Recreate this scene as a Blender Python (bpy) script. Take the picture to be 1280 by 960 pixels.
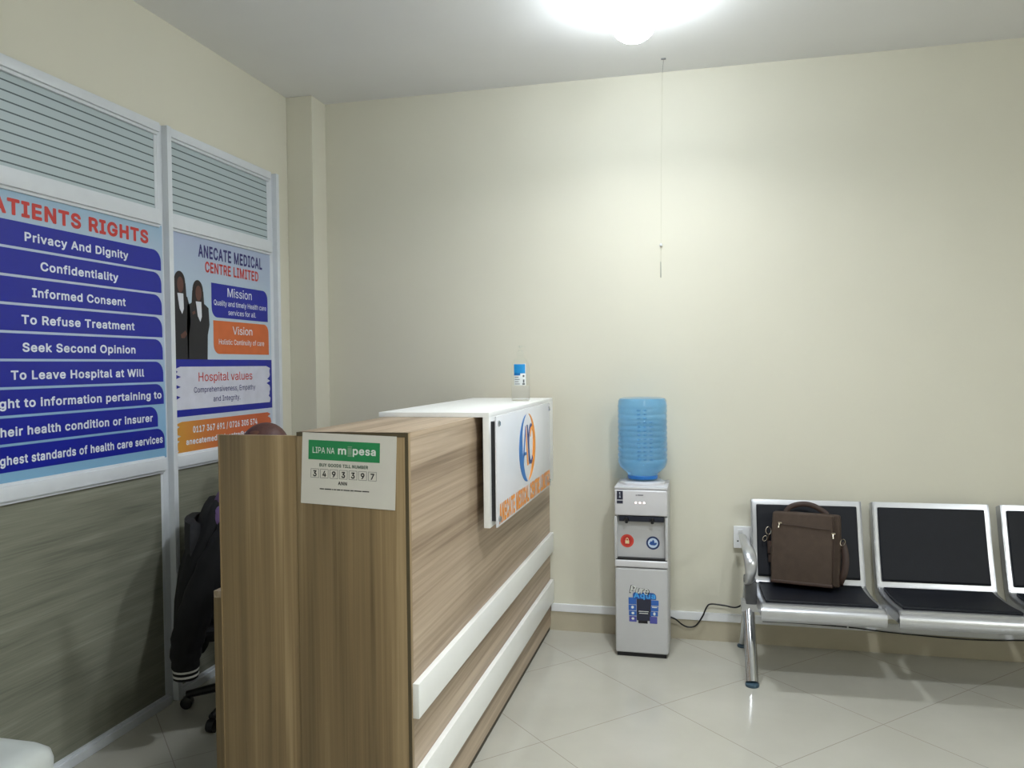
import bpy, bmesh, math, random
from mathutils import Vector, Matrix, Euler
random.seed(7)
for o in list(bpy.data.objects): bpy.data.objects.remove(o)
SC = bpy.context.scene
COL = SC.collection
R = math.radians

# ------------------------------------------------------------------ camera
FPX = 987.98
cam_d = bpy.data.cameras.new('camera'); cam = bpy.data.objects.new('camera', cam_d); COL.objects.link(cam)
cam_d.sensor_fit = 'HORIZONTAL'; cam_d.sensor_width = 36.0; cam_d.lens = FPX/1280*36.0
cam_d.clip_start = 0.05
yaw, pitch, roll = 0.237319, -0.0241495, -0.0106878
f = Vector((-math.sin(yaw)*math.cos(pitch), math.cos(yaw)*math.cos(pitch), math.sin(pitch)))
r0 = f.cross(Vector((0, 0, 1))).normalized(); u0 = r0.cross(f)
rr = math.cos(roll)*r0 + math.sin(roll)*u0; uu = -math.sin(roll)*r0 + math.cos(roll)*u0
m = Matrix((rr, uu, -f)).transposed().to_4x4(); m.translation = (0, 0, 1.5)
cam.matrix_world = m
SC.camera = cam

# ------------------------------------------------------------------ world, exposure, lamp strengths
w = bpy.data.worlds.new('world'); SC.world = w; w.use_nodes = True
w.node_tree.nodes['Background'].inputs[0].default_value = (0.9, 0.95, 1.0, 1)
w.node_tree.nodes['Background'].inputs[1].default_value = 0.0
vs = SC.view_settings
vs.view_transform = 'Standard'; vs.look = 'None'; vs.exposure = 1.24; vs.gamma = 1.0; vs.use_curve_mapping = False
LAMPS = [  # x, y, downward watts, tint, beam spread
    (-0.28, 3.42, 5.2, (0.95, 0.99, 1.0), 152),
    (0.40, 1.60, 14.0, (0.95, 0.99, 1.0), 170),  # added fill lamp, out of view, evens the light over walls and floor
    (3.60, -0.80, 28.0, (0.95, 0.99, 1.0), 175),  # added fill lamp, out of view, brightens walls and counter front from the right
]
GLOW = 24.0

XL, XR, YB, YF, ZC = -2.35, 4.2, 4.37, -1.6, 3.067

# ------------------------------------------------------------------ materials
def lin(c):
    return tuple(((v/255)/12.92 if v/255 <= 0.04045 else ((v/255+0.055)/1.055)**2.4) for v in c)
MATS = {}
def mat(name, col, rough=0.5, metal=0.0, noise=0.06, scale=14.0, bump=0.0, bscale=60.0, coat=0.0, emit=None, es=0.0, trans=0.0, ior=1.45, spec=0.5, alpha=1.0):
    """col = sRGB 0-255, with a slight procedural variation"""
    if name in MATS: return MATS[name]
    mt = bpy.data.materials.new(name); mt.use_nodes = True
    nt = mt.node_tree; b = nt.nodes['Principled BSDF']
    c = lin(col)
    tc = nt.nodes.new('ShaderNodeTexCoord')
    n = nt.nodes.new('ShaderNodeTexNoise'); n.inputs['Scale'].default_value = scale; n.inputs['Detail'].default_value = 3
    nt.links.new(tc.outputs['Object'], n.inputs['Vector'])
    rp = nt.nodes.new('ShaderNodeValToRGB')
    rp.color_ramp.elements[0].position = 0.3; rp.color_ramp.elements[1].position = 0.7
    rp.color_ramp.elements[0].color = tuple(v*(1-noise) for v in c)+(1,)
    rp.color_ramp.elements[1].color = tuple(min(1, v*(1+noise)) for v in c)+(1,)
    nt.links.new(n.outputs['Fac'], rp.inputs['Fac']); nt.links.new(rp.outputs['Color'], b.inputs['Base Color'])
    b.inputs['Roughness'].default_value = rough; b.inputs['Metallic'].default_value = metal
    b.inputs['IOR'].default_value = ior; b.inputs['Specular IOR Level'].default_value = spec
    b.inputs['Coat Weight'].default_value = coat; b.inputs['Coat Roughness'].default_value = 0.08
    b.inputs['Transmission Weight'].default_value = trans; b.inputs['Alpha'].default_value = alpha
    if emit:
        b.inputs['Emission Color'].default_value = lin(emit)+(1,); b.inputs['Emission Strength'].default_value = es
    if bump:
        n2 = nt.nodes.new('ShaderNodeTexNoise'); n2.inputs['Scale'].default_value = bscale; n2.inputs['Detail'].default_value = 4
        nt.links.new(tc.outputs['Object'], n2.inputs['Vector'])
        bp = nt.nodes.new('ShaderNodeBump'); bp.inputs['Strength'].default_value = bump; bp.inputs['Distance'].default_value = 0.004
        nt.links.new(n2.outputs['Fac'], bp.inputs['Height']); nt.links.new(bp.outputs['Normal'], b.inputs['Normal'])
    MATS[name] = mt
    return mt

def wood(name, axis, stops, across=9.0, along=0.45, rough=0.42, fine=0.35, warp=0.25):
    """laminate with long grain along axis ('x','y','z'); stops = sRGB colours dark..light"""
    if name in MATS: return MATS[name]
    mt = bpy.data.materials.new(name); mt.use_nodes = True
    nt = mt.node_tree; b = nt.nodes['Principled BSDF']; L = nt.links.new
    tc = nt.nodes.new('ShaderNodeTexCoord')
    mp = nt.nodes.new('ShaderNodeMapping')
    sc = [across]*3; sc['xyz'.index(axis)] = along; mp.inputs['Scale'].default_value = sc
    L(tc.outputs['Object'], mp.inputs['Vector'])
    n1 = nt.nodes.new('ShaderNodeTexNoise'); n1.inputs['Scale'].default_value = 1.0; n1.inputs['Detail'].default_value = 2.5
    n1.inputs['Distortion'].default_value = warp
    L(mp.outputs['Vector'], n1.inputs['Vector'])
    mp2 = nt.nodes.new('ShaderNodeMapping'); sc2 = [across*9]*3; sc2['xyz'.index(axis)] = along*3.5; mp2.inputs['Scale'].default_value = sc2
    L(tc.outputs['Object'], mp2.inputs['Vector'])
    n2 = nt.nodes.new('ShaderNodeTexNoise'); n2.inputs['Scale'].default_value = 1.0; n2.inputs['Detail'].default_value = 4
    n2.inputs['Distortion'].default_value = 0.6
    L(mp2.outputs['Vector'], n2.inputs['Vector'])
    mx = nt.nodes.new('ShaderNodeMath'); mx.operation = 'MULTIPLY'; mx.inputs[1].default_value = 1-fine
    L(n1.outputs['Fac'], mx.inputs[0])
    mz = nt.nodes.new('ShaderNodeMath'); mz.operation = 'MULTIPLY_ADD'; mz.inputs[1].default_value = fine
    L(n2.outputs['Fac'], mz.inputs[0]); L(mx.outputs[0], mz.inputs[2])
    rp = nt.nodes.new('ShaderNodeValToRGB'); cr = rp.color_ramp
    k = len(stops)
    while len(cr.elements) < k: cr.elements.new(0.5)
    for i, s in enumerate(stops):
        cr.elements[i].position = 0.33+0.34*i/(k-1); cr.elements[i].color = lin(s)+(1,)
    L(mz.outputs[0], rp.inputs['Fac']); L(rp.outputs['Color'], b.inputs['Base Color'])
    b.inputs['Roughness'].default_value = rough
    MATS[name] = mt
    return mt

# ------------------------------------------------------------------ mesh builder
class MB:
    def __init__(s): s.bm = bmesh.new()
    def _bevel(s, verts, bev, seg=2):
        es = list({e for v in verts for e in v.link_edges})
        bmesh.ops.bevel(s.bm, geom=es, offset=bev, offset_type='OFFSET', segments=seg, profile=0.6, affect='EDGES', clamp_overlap=True)
    def box(s, x0, x1, y0, y1, z0, z1, bev=0.0, seg=2):
        r = bmesh.ops.create_cube(s.bm, size=1.0)
        for v in r['verts']:
            v.co = Vector(((x0+x1)/2+v.co.x*(x1-x0), (y0+y1)/2+v.co.y*(y1-y0), (z0+z1)/2+v.co.z*(z1-z0)))
        if bev: s._bevel(r['verts'], bev, seg)
        return s
    def prism(s, pts, o, u, v, n, t, bev=0.0):
        """closed polygon pts (2D) in the plane o,u,v; thickness t along n"""
        o, u, v, n = map(Vector, (o, u, v, n))
        a = [s.bm.verts.new(o+u*p[0]+v*p[1]) for p in pts]
        b = [s.bm.verts.new(o+u*p[0]+v*p[1]+n*t) for p in pts]
        k = len(pts)
        s.bm.faces.new(a[::-1]); s.bm.faces.new(b)
        for i in range(k): s.bm.faces.new((a[i], a[(i+1) % k], b[(i+1) % k], b[i]))
        if bev: s._bevel(a+b, bev)
        return s
    def loft(s, rings, cap=True, closed=False):
        V = [[s.bm.verts.new(p) for p in r] for r in rings]
        k = len(V[0])
        m_ = len(V)
        for i in range(m_ if closed else m_-1):
            A, B = V[i], V[(i+1) % m_]
            for j in range(k): s.bm.faces.new((A[j], A[(j+1) % k], B[(j+1) % k], B[j]))
        if cap and not closed:
            s.bm.faces.new(V[0][::-1]); s.bm.faces.new(V[-1])
        return s
    def tube(s, pts, r, seg=10, flat=1.0, cap=True, up=None):
        """round tube along pts; r number or list; flat scales the second axis"""
        P = [Vector(p) for p in pts]; rings = []
        prev = None
        for i, p in enumerate(P):
            t = (P[min(i+1, len(P)-1)]-P[max(i-1, 0)]).normalized()
            if prev is None:
                ref = Vector(up) if up else (Vector((0, 0, 1)) if abs(t.z) < 0.9 else Vector((1, 0, 0)))
                a = t.cross(ref).normalized()
            else:
                a = (prev - t*prev.dot(t)).normalized()
            prev = a; b = t.cross(a)
            q = r[i] if isinstance(r, (list, tuple)) else r
            rings.append([p+a*(q*math.cos(2*math.pi*j/seg))+b*(q*flat*math.sin(2*math.pi*j/seg)) for j in range(seg)])
        return s.loft(rings, cap)
    def lathe(s, prof, c, seg=32, ax=(0, 0, 1), sx=1.0, sy=1.0):
        """prof = [(radius, height)] about axis ax through c"""
        ax = Vector(ax); q = ax.to_track_quat('Z', 'Y').to_matrix(); c = Vector(c)
        return s.loft([[c+q @ Vector((r_*sx*math.cos(2*math.pi*j/seg), r_*sy*math.sin(2*math.pi*j/seg), h)) for j in range(seg)] for r_, h in prof])
    def ball(s, c, rx, ry, rz, seg=16):
        r = bmesh.ops.create_uvsphere(s.bm, u_segments=seg, v_segments=seg//2+2, radius=1)
        for v in r['verts']: v.co = Vector(c)+Vector((v.co.x*rx, v.co.y*ry, v.co.z*rz))
        return s
    def sweep(s, prof, u0, u1, t0, t1, axis='u'):
        """solid sheet: prof in (v,z), between normal offsets t0..t1, from u0 to u1 along x"""
        n_ = len(prof); N = []
        for i in range(n_):
            a = prof[max(i-1, 0)]; b = prof[min(i+1, n_-1)]
            d = Vector((b[0]-a[0], b[1]-a[1])).normalized(); N.append(Vector((d.y, -d.x)))
        rings = []
        for i, p in enumerate(prof):
            q = Vector(p)
            A = q+N[i]*t0; B = q+N[i]*t1
            rings.append([(u0, A.x, A.y), (u1, A.x, A.y), (u1, B.x, B.y), (u0, B.x, B.y)])
        return s.loft(rings)
    def mesh(s, name, smooth=None):
        bmesh.ops.recalc_face_normals(s.bm, faces=s.bm.faces)
        me = bpy.data.meshes.new(name); s.bm.to_mesh(me); s.bm.free()
        if smooth is not None:
            for p in me.polygons: p.use_smooth = True
            me.set_sharp_from_angle(angle=R(smooth))
        return me

def origin_of(o):
    v = Vector((0, 0, 0))
    while o is not None: v += o.location; o = o.parent
    return v
def put(name, me, mt, parent=None, local=False):
    """link a mesh (world coordinates unless local) as one object under parent"""
    o = bpy.data.objects.new(name, me); COL.objects.link(o)
    if mt: me.materials.append(mt)
    if parent is not None:
        if not local: me.transform(Matrix.Translation(-origin_of(parent)))
        o.parent = parent
    return o
def obj(name, mb, mt, parent=None, smooth=35, local=False):
    return put(name, mb.mesh(name, smooth), mt, parent, local)
def tag(o, label, cat, group=None):
    o['label'] = label; o['category'] = cat
    if group: o['group'] = group
    return o
def thing(name, loc, label, cat, group=None, rz=0.0):
    o = bpy.data.objects.new(name, None); COL.objects.link(o); o.location = loc; o.rotation_euler = (0, 0, rz)
    o.empty_display_size = 0.1
    return tag(o, label, cat, group)
def struct(name, mb, mt, parent=None, smooth=None):
    o = put(name, mb.mesh(name, smooth), mt, parent)
    if parent is None: o['kind'] = 'structure'
    return o
def recentre(o):
    """give a one-mesh thing its origin at its own base"""
    me = o.data
    xs = [v.co for v in me.vertices]
    c = Vector(((min(p.x for p in xs)+max(p.x for p in xs))/2, (min(p.y for p in xs)+max(p.y for p in xs))/2, min(p.z for p in xs)))
    me.transform(Matrix.Translation(-c)); o.location = c
    return o

# lettering: glyph outlines (advance, closed contours in 1/1000 em) -> mesh in a plane
GLYPHS = {
" ":[188,[]],
",":[188,[[41,-123,83,-123,89,-116,140,66,139,74,66,73,34,-116]]],
".":[188,[[94,-8,116,-4,130,6,140,20,145,41,141,62,130,76,116,86,95,91,74,85,60,76,50,62,46,41,51,20,60,6,74,-3]]],
"/":[249,[[17,-80,68,-80,73,-79,76,-73,238,529,234,537,178,537,173,529,11,-73]]],
"0":[453,[[226,-11,282,-2,324,20,362,59,387,111,402,171,409,255,404,332,388,395,360,451,324,488,282,511,226,520,170,511,128,488,93,451,65,395,49,332,44,255,51,171,65,112,92,59,134,17,170,-2],[198,59,163,80,142,108,128,143,117,192,113,248,117,311,128,367,148,409,165,430,191,448,226,456,261,448,282,435,310,401,327,360,336,311,340,255,336,199,325,143,310,107,289,80,254,59,226,54]]],
"1":[453,[[79,-4,387,-4,394,0,395,52,387,59,282,59,280,66,280,507,275,513,198,513,84,430,82,360,86,354,205,440,208,437,208,66,205,59,79,59,72,52,72,3]]],
"2":[453,[[67,-4,389,-4,393,3,393,52,389,61,172,61,164,66,270,178,338,255,375,318,385,374,378,416,366,444,344,472,305,502,270,514,228,520,179,514,143,500,113,479,83,444,67,402,63,367,64,360,67,358,130,360,136,395,142,409,156,430,172,442,193,452,221,456,270,446,291,432,305,415,313,395,316,374,305,326,278,283,63,52,60,45,60,3]]],
"3":[453,[[163,-4,222,-11,264,-6,313,10,348,35,369,59,391,101,397,143,391,185,372,227,347,255,313,277,264,292,236,294,233,297,375,458,376,507,369,513,75,513,68,511,66,507,68,449,271,448,279,444,156,304,153,297,153,248,159,244,201,244,243,239,271,231,297,213,313,192,323,164,325,143,322,122,311,94,292,76,271,64,215,55,166,63,145,75,127,94,110,135,47,136,40,129,50,87,69,52,100,24,131,7]]],
"4":[453,[[281,-4,344,-4,347,3,347,94,351,101,414,101,417,108,417,157,414,167,351,167,347,171,347,318,344,321,281,322,278,318,278,171,274,167,127,167,117,171,314,507,309,513,246,513,39,164,36,157,36,108,43,101,274,101,278,94,278,3]]],
"5":[453,[[171,-4,217,-11,266,-5,315,15,345,38,372,73,389,115,395,164,392,199,382,234,367,262,350,285,320,311,294,325,266,333,231,338,175,328,140,309,154,444,161,448,364,448,369,451,370,458,370,507,364,513,98,513,92,507,63,255,70,249,126,242,168,264,217,273,245,269,273,258,294,241,310,220,320,192,323,157,319,129,311,108,297,87,280,73,245,57,217,55,175,64,140,93,132,108,126,129,119,134,63,134,56,130,62,94,84,53,105,29,133,11]]],
"6":[453,[[178,-4,228,-11,270,-6,312,11,347,38,372,73,387,108,393,157,388,199,374,241,347,275,319,297,277,313,235,318,200,312,195,318,325,507,319,513,249,511,132,339,77,241,64,199,60,164,65,115,80,73,109,35,137,14],[193,59,158,80,140,108,132,129,129,157,134,192,142,213,152,227,179,250,200,258,221,260,256,257,277,247,294,234,309,213,320,185,323,157,320,129,309,101,298,85,277,67,256,57,228,52]]],
"7":[453,[[100,-4,163,-4,170,2,393,444,395,507,387,513,65,513,58,508,58,451,65,448,310,448,316,444,94,3]]],
"9":[453,[[130,-4,200,-4,207,3,319,168,377,269,388,304,393,346,389,388,371,437,347,469,318,493,270,514,221,519,179,513,144,499,102,465,81,437,65,395,60,353,65,304,79,269,103,234,137,210,172,196,214,191,249,197,258,192,127,3],[221,248,200,251,179,259,158,276,142,297,133,325,129,353,133,381,141,402,158,427,179,444,200,453,228,456,249,453,273,444,298,423,312,402,320,381,323,346,319,318,310,297,296,276,277,261,256,252]]],
"@":[676,[[275,-132,351,-139,407,-135,470,-122,505,-111,507,-104,491,-56,414,-75,358,-81,302,-77,246,-64,201,-41,167,-13,139,22,120,64,106,120,102,176,106,232,119,288,138,330,169,371,197,395,246,421,295,434,344,438,400,434,449,420,491,396,524,365,544,337,562,302,573,260,577,211,572,127,564,99,553,78,540,68,512,64,491,74,480,92,479,99,477,337,421,339,417,337,415,330,414,315,380,337,358,344,330,347,288,341,253,324,225,300,204,267,189,225,184,183,189,134,202,92,223,57,253,29,288,14,323,9,358,13,393,29,421,60,425,50,436,36,477,13,519,7,554,12,582,26,604,50,620,78,635,141,639,211,635,267,619,323,596,369,567,407,526,444,470,474,414,490,351,496,281,490,218,474,162,445,120,411,84,365,57,309,43,253,36,176,42,106,58,43,85,-12,118,-55,163,-90,218,-117],[316,71,302,73,281,85,264,106,255,127,246,183,257,239,267,256,288,275,309,285,330,288,379,278,394,267,408,246,414,225,418,183,408,120,393,94,379,81,358,72]]],
"A":[480,[[19,-4,82,-4,89,1,137,136,145,138,341,137,390,1,397,-4,460,-4,466,3,278,511,201,513,196,507,13,3],[166,203,162,206,164,213,236,435,243,427,317,206,313,203]]],
"B":[456,[[63,-4,245,-4,301,0,343,14,372,31,381,38,404,66,417,101,422,136,416,178,405,206,385,232,364,249,334,262,329,269,359,283,390,318,399,346,402,374,398,409,379,451,361,472,329,495,287,508,238,513,63,513,56,508,56,3],[133,61,129,66,129,220,133,227,245,227,280,223,301,215,322,201,340,178,348,157,351,136,346,108,322,81,294,67,245,61],[133,289,129,297,129,444,133,448,245,447,280,442,312,423,326,402,331,367,328,346,321,332,304,311,287,300,238,289]]],
"C":[510,[[266,-11,302,-8,344,2,377,17,407,37,431,59,450,87,467,122,476,157,470,164,407,164,385,115,357,87,316,65,267,57,225,63,186,80,154,108,131,143,113,199,107,255,113,311,128,360,150,395,190,430,225,446,267,452,315,444,356,423,383,395,407,344,476,346,466,388,453,416,428,451,406,472,375,493,344,507,267,520,204,512,155,491,99,445,67,395,45,332,36,255,46,171,66,115,102,59,148,22,197,0]]],
"D":[502,[[63,-4,217,-4,294,5,357,31,401,66,435,115,459,185,466,255,458,332,435,395,406,437,357,480,294,505,224,513,63,513,56,508,56,3],[133,61,129,66,129,444,133,448,224,448,273,442,315,426,350,397,371,365,390,311,395,255,390,199,375,150,345,108,315,84,273,68,217,61]]],
"E":[419,[[63,-4,371,-4,378,0,378,59,140,61,133,61,129,66,129,220,133,225,350,225,357,226,359,234,359,283,357,288,350,290,133,290,129,297,129,444,133,448,371,448,375,451,376,458,376,507,371,513,63,513,56,508,56,3]]],
"G":[520,[[211,-4,274,-10,330,-3,379,16,421,47,453,87,475,143,482,199,482,255,477,260,281,259,279,255,281,196,400,195,410,192,406,164,394,129,372,98,344,75,309,61,267,57,232,62,190,78,154,108,128,150,114,192,108,248,113,311,128,360,149,395,189,430,225,446,260,451,312,444,351,425,358,419,385,388,407,345,476,346,477,353,467,388,453,416,428,451,405,472,374,493,342,507,302,517,267,520,204,512,146,486,99,446,70,402,43,329,36,255,43,178,65,115,99,64,144,24]]],
"H":[517,[[63,-4,126,-4,129,3,129,220,133,228,385,228,388,220,388,3,392,-4,456,-4,461,3,461,507,455,513,392,513,388,507,388,297,378,293,133,293,129,297,129,507,126,512,119,513,63,513,56,508,56,3]]],
"I":[300,[[34,-4,265,-4,272,0,272,59,195,61,187,66,187,444,195,448,272,450,273,507,265,513,34,513,27,508,27,451,34,448,104,448,114,444,114,66,111,62,104,61,28,59,27,3]]],
"L":[393,[[63,-4,357,-4,365,3,364,59,140,61,133,61,129,66,129,507,126,512,119,513,63,513,56,507,56,3]]],
"M":[628,[[63,-4,119,-4,126,3,126,403,168,284,280,3,287,-4,343,-4,348,3,460,290,497,395,501,381,500,3,504,-4,568,-4,572,3,572,507,567,513,476,513,471,507,350,192,315,88,279,192,157,507,154,511,147,513,63,513,56,508,56,3]]],
"N":[523,[[63,-4,126,-4,129,3,126,411,197,290,385,-4,463,-4,467,3,467,507,462,513,399,513,395,507,396,115,392,107,346,185,140,509,133,513,63,513,56,508,56,3]]],
"O":[533,[[266,-11,330,-3,386,22,430,59,468,115,488,171,497,255,489,332,467,395,434,444,379,490,330,512,267,520,204,512,148,488,100,444,67,395,45,332,36,255,44,178,64,119,103,59,148,22,197,0],[253,59,225,63,190,78,154,108,130,143,114,192,107,255,113,311,127,358,155,402,190,431,225,446,267,452,309,446,344,431,379,402,405,360,419,318,426,255,420,192,403,143,380,108,347,80,309,63,267,57]]],
"P":[445,[[63,-4,126,-4,129,3,129,171,129,178,133,182,238,182,294,189,336,205,371,233,393,262,408,304,413,346,407,395,394,430,371,462,336,489,287,507,238,513,63,513,56,508,56,3],[133,246,129,255,129,444,133,448,266,445,294,436,315,419,328,402,336,381,340,346,337,318,330,297,315,275,294,259,266,250,231,246]]],
"Q":[533,[[400,-52,463,-52,470,-47,408,39,431,60,465,109,490,179,497,256,490,326,470,389,434,445,386,487,323,513,267,520,204,512,148,488,106,451,64,389,44,326,36,256,44,179,65,116,103,60,148,22,204,-3,267,-11,330,-3,351,6,358,3],[246,60,225,63,190,78,153,109,130,144,113,193,107,256,113,312,127,358,155,402,190,431,225,446,267,452,309,446,343,431,379,402,405,361,419,319,426,249,420,193,406,151,381,109,365,97,316,161,246,163,241,158,310,67,302,62,267,57]]],
"R":[449,[[63,-4,126,-4,129,3,130,192,238,194,245,192,350,-3,428,-4,431,3,320,206,366,234,393,269,409,311,413,353,409,395,392,436,371,466,336,492,292,507,238,513,63,513,56,508,56,3],[133,259,130,262,129,269,129,437,129,444,133,448,266,445,294,437,315,423,331,402,337,381,341,353,338,325,331,304,315,283,294,270,266,262]]],
"S":[447,[[222,-13,279,-8,326,8,363,32,391,64,404,92,412,141,409,169,400,197,363,239,314,267,174,310,134,337,124,351,119,379,124,400,131,414,153,435,167,443,195,452,223,455,265,449,296,435,321,411,335,375,398,374,405,379,398,414,381,449,355,477,314,503,272,515,230,520,181,515,139,503,98,477,76,455,54,414,48,372,55,330,83,286,125,257,181,236,293,202,328,177,337,162,342,141,336,113,324,92,309,78,286,65,258,57,223,53,167,63,146,73,125,92,113,113,104,141,41,141,34,134,43,92,57,64,90,27,132,4,174,-8]]],
"T":[449,[[196,-4,254,-4,259,-2,261,3,261,444,266,448,413,448,420,450,421,507,413,513,35,513,28,508,28,451,35,448,182,448,189,444,189,3]]],
"U":[517,[[258,-12,315,-6,371,16,406,41,434,75,454,121,461,177,461,506,455,513,392,513,389,506,389,177,384,142,376,121,357,93,329,72,294,60,259,56,224,60,189,71,161,92,142,121,133,142,128,177,128,506,126,511,119,513,63,513,56,507,56,177,63,121,81,79,108,44,147,15,203,-6]]],
"V":[480,[[207,-4,278,-4,283,3,467,507,460,513,397,513,390,508,265,143,243,73,236,82,196,206,89,507,82,513,19,513,12,507,199,3,201,-2]]],
"W":[686,[[158,-4,229,-4,235,3,321,318,341,407,450,3,453,-3,457,-4,531,-4,535,3,674,507,670,512,607,513,598,507,495,96,488,102,385,507,376,513,306,513,301,507,208,150,194,86,87,507,82,513,75,513,19,513,12,507,150,3,152,-2]]],
"Y":[472,[[205,-4,264,-4,271,0,272,206,458,507,453,513,383,513,376,509,277,346,236,270,195,346,96,508,89,513,19,513,12,507,199,206,199,3,201,-3]]],
"a":[389,[[158,-13,215,-3,254,22,271,44,273,1,278,-4,334,-4,341,1,341,246,335,295,325,323,306,348,285,365,236,383,194,388,131,379,103,368,75,348,59,330,39,295,40,287,96,271,103,272,119,295,148,316,194,327,236,319,263,295,271,253,264,240,229,230,124,215,78,197,50,176,39,162,31,141,26,106,30,78,47,40,68,17,94,1,124,-9],[166,50,131,56,104,78,96,106,105,134,138,156,236,173,271,183,271,134,267,113,257,92,243,75,222,61,201,53]]],
"c":[396,[[155,-5,205,-12,261,-5,303,15,342,51,367,100,359,107,303,121,289,93,268,70,240,56,205,50,177,54,149,68,126,93,111,121,104,149,100,184,104,226,111,254,126,282,149,308,177,322,205,326,233,322,268,307,284,289,303,258,365,275,345,320,338,329,307,359,261,381,205,388,156,381,114,363,78,331,51,289,37,247,30,184,36,135,51,86,78,44,86,37,114,13]]],
"d":[424,[[148,-5,191,-12,233,-7,256,2,289,28,303,47,309,37,310,-1,317,-4,366,-4,373,-3,376,2,376,506,373,512,310,513,307,506,307,338,303,330,289,349,254,377,226,385,198,388,156,383,107,362,74,331,52,296,35,240,30,191,36,128,51,83,75,44,107,14],[205,51,170,57,149,68,128,90,112,121,104,149,100,191,103,226,110,254,128,289,149,309,170,320,205,326,240,319,261,308,280,289,296,261,305,226,308,191,305,149,294,114,279,86,261,69,240,58]]],
"e":[404,[[211,-12,247,-9,282,0,313,16,338,37,354,58,368,93,303,108,282,77,254,58,212,50,177,55,149,68,129,86,114,107,104,142,103,163,366,165,375,170,375,191,372,240,361,282,344,317,324,341,296,364,268,377,205,388,152,380,114,363,78,331,51,291,37,247,30,184,37,128,51,86,79,43,121,10,163,-6],[107,225,104,226,103,240,113,268,128,291,149,310,170,320,205,326,240,320,261,310,275,296,294,268,304,226]]],
"f":[254,[[83,-4,142,-4,146,3,146,318,149,322,156,323,226,323,230,325,232,332,230,381,149,384,146,388,148,437,156,456,170,465,198,470,228,465,247,521,226,530,184,534,135,523,114,511,93,489,82,465,77,430,77,388,72,383,9,383,2,378,3,325,72,323,77,318,77,3,79,-3]]],
"g":[425,[[205,-155,254,-150,289,-141,324,-121,353,-92,370,-57,376,-8,376,377,373,382,317,383,310,380,309,342,303,332,289,350,261,372,233,384,198,388,149,381,109,363,78,335,51,293,37,251,30,188,36,132,55,83,79,48,107,26,153,6,191,1,226,4,255,13,289,38,303,57,305,55,307,-1,301,-43,280,-71,254,-85,205,-93,156,-84,126,-64,100,-37,52,-64,48,-71,79,-113,128,-141,163,-151],[170,68,149,78,129,97,113,125,103,160,100,195,104,230,112,258,126,286,149,310,170,320,198,325,233,322,263,307,282,287,295,265,305,230,308,195,305,153,297,125,282,98,261,78,233,67,205,63]]],
"h":[410,[[56,-4,112,-4,118,3,118,227,121,255,131,283,142,297,161,312,182,321,210,325,245,319,266,304,287,269,292,234,292,3,294,-3,357,-4,361,3,361,241,357,283,343,324,322,353,294,373,266,383,231,388,189,383,154,368,124,339,119,332,118,507,112,513,56,513,49,507,49,3]]],
"i":[167,[[55,-4,114,-4,118,3,118,374,114,383,50,381,49,3,51,-3],[63,444,79,440,100,442,115,451,126,465,129,486,127,500,117,514,100,525,86,528,65,524,51,515,40,500,38,479,41,465]]],
"k":[381,[[56,-4,112,-4,118,3,118,136,154,171,294,-4,371,-4,375,3,209,213,210,220,361,374,362,381,280,381,119,218,118,507,112,513,56,513,49,507,49,3]]],
"l":[189,[[139,-6,161,-5,184,1,175,50,168,58,140,57,126,62,118,99,118,505,112,513,56,513,49,505,49,85,54,50,74,15,98,0]]],
"m":[610,[[56,-4,112,-4,118,3,118,234,121,262,132,290,147,307,161,317,203,325,224,323,245,311,266,283,270,255,270,3,273,-4,336,-4,339,3,339,241,348,283,351,290,378,317,399,324,420,326,448,321,468,311,487,283,492,248,492,3,497,-4,554,-4,561,3,561,255,557,297,543,332,525,356,504,372,462,388,434,390,378,378,336,347,322,329,315,325,287,365,252,385,217,390,168,378,133,352,119,333,116,339,116,374,112,383,50,381,49,3]]],
"n":[410,[[56,-4,112,-4,118,3,118,227,121,255,131,283,142,297,161,312,182,321,210,325,245,319,266,304,287,269,292,234,292,3,294,-3,358,-4,361,3,361,234,357,283,343,325,322,353,301,369,259,385,224,388,189,383,147,363,119,332,116,339,116,374,112,383,50,381,49,3]]],
"o":[415,[[155,-5,205,-12,254,-6,303,15,336,44,360,79,379,128,385,184,380,240,364,289,337,331,303,362,254,382,205,388,163,383,114,363,78,331,51,289,37,247,30,184,36,135,51,86,78,44,86,37,114,13],[205,50,170,57,149,68,128,90,111,121,104,149,100,184,103,219,111,254,128,286,149,308,170,319,205,326,247,318,268,306,289,283,304,254,311,226,315,184,311,149,304,121,289,93,268,70,247,58]]],
"p":[424,[[56,-147,112,-147,118,-140,119,50,136,28,173,0,196,-9,231,-12,273,-6,315,13,349,42,374,84,389,133,394,189,389,245,371,298,346,336,315,364,273,382,231,388,196,385,168,376,136,350,119,328,116,336,116,378,112,383,56,383,49,379,49,-140],[189,55,163,70,147,85,128,119,120,154,117,189,121,231,128,259,140,283,163,308,189,321,217,326,252,321,276,308,294,291,312,259,321,224,324,189,320,147,312,119,298,91,273,67,245,54,217,51]]],
"q":[424,[[310,-147,373,-147,376,-140,376,378,366,383,317,383,310,380,308,336,303,331,288,350,250,378,226,385,198,388,149,382,110,364,79,338,51,294,35,245,30,189,37,126,51,84,77,42,107,14,149,-6,198,-12,233,-7,254,1,289,28,303,48,307,42,307,-140],[177,54,142,75,127,91,113,119,103,154,100,189,103,224,112,259,127,287,142,303,170,320,205,326,233,322,254,312,282,286,297,259,304,231,308,189,305,154,296,119,282,91,261,69,233,55,205,51]]],
"r":[259,[[56,-4,112,-4,118,3,118,234,121,262,127,276,142,297,161,312,182,319,203,322,245,320,245,386,210,389,175,382,147,368,124,346,119,336,116,346,116,374,112,383,50,381,49,3]]],
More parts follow.
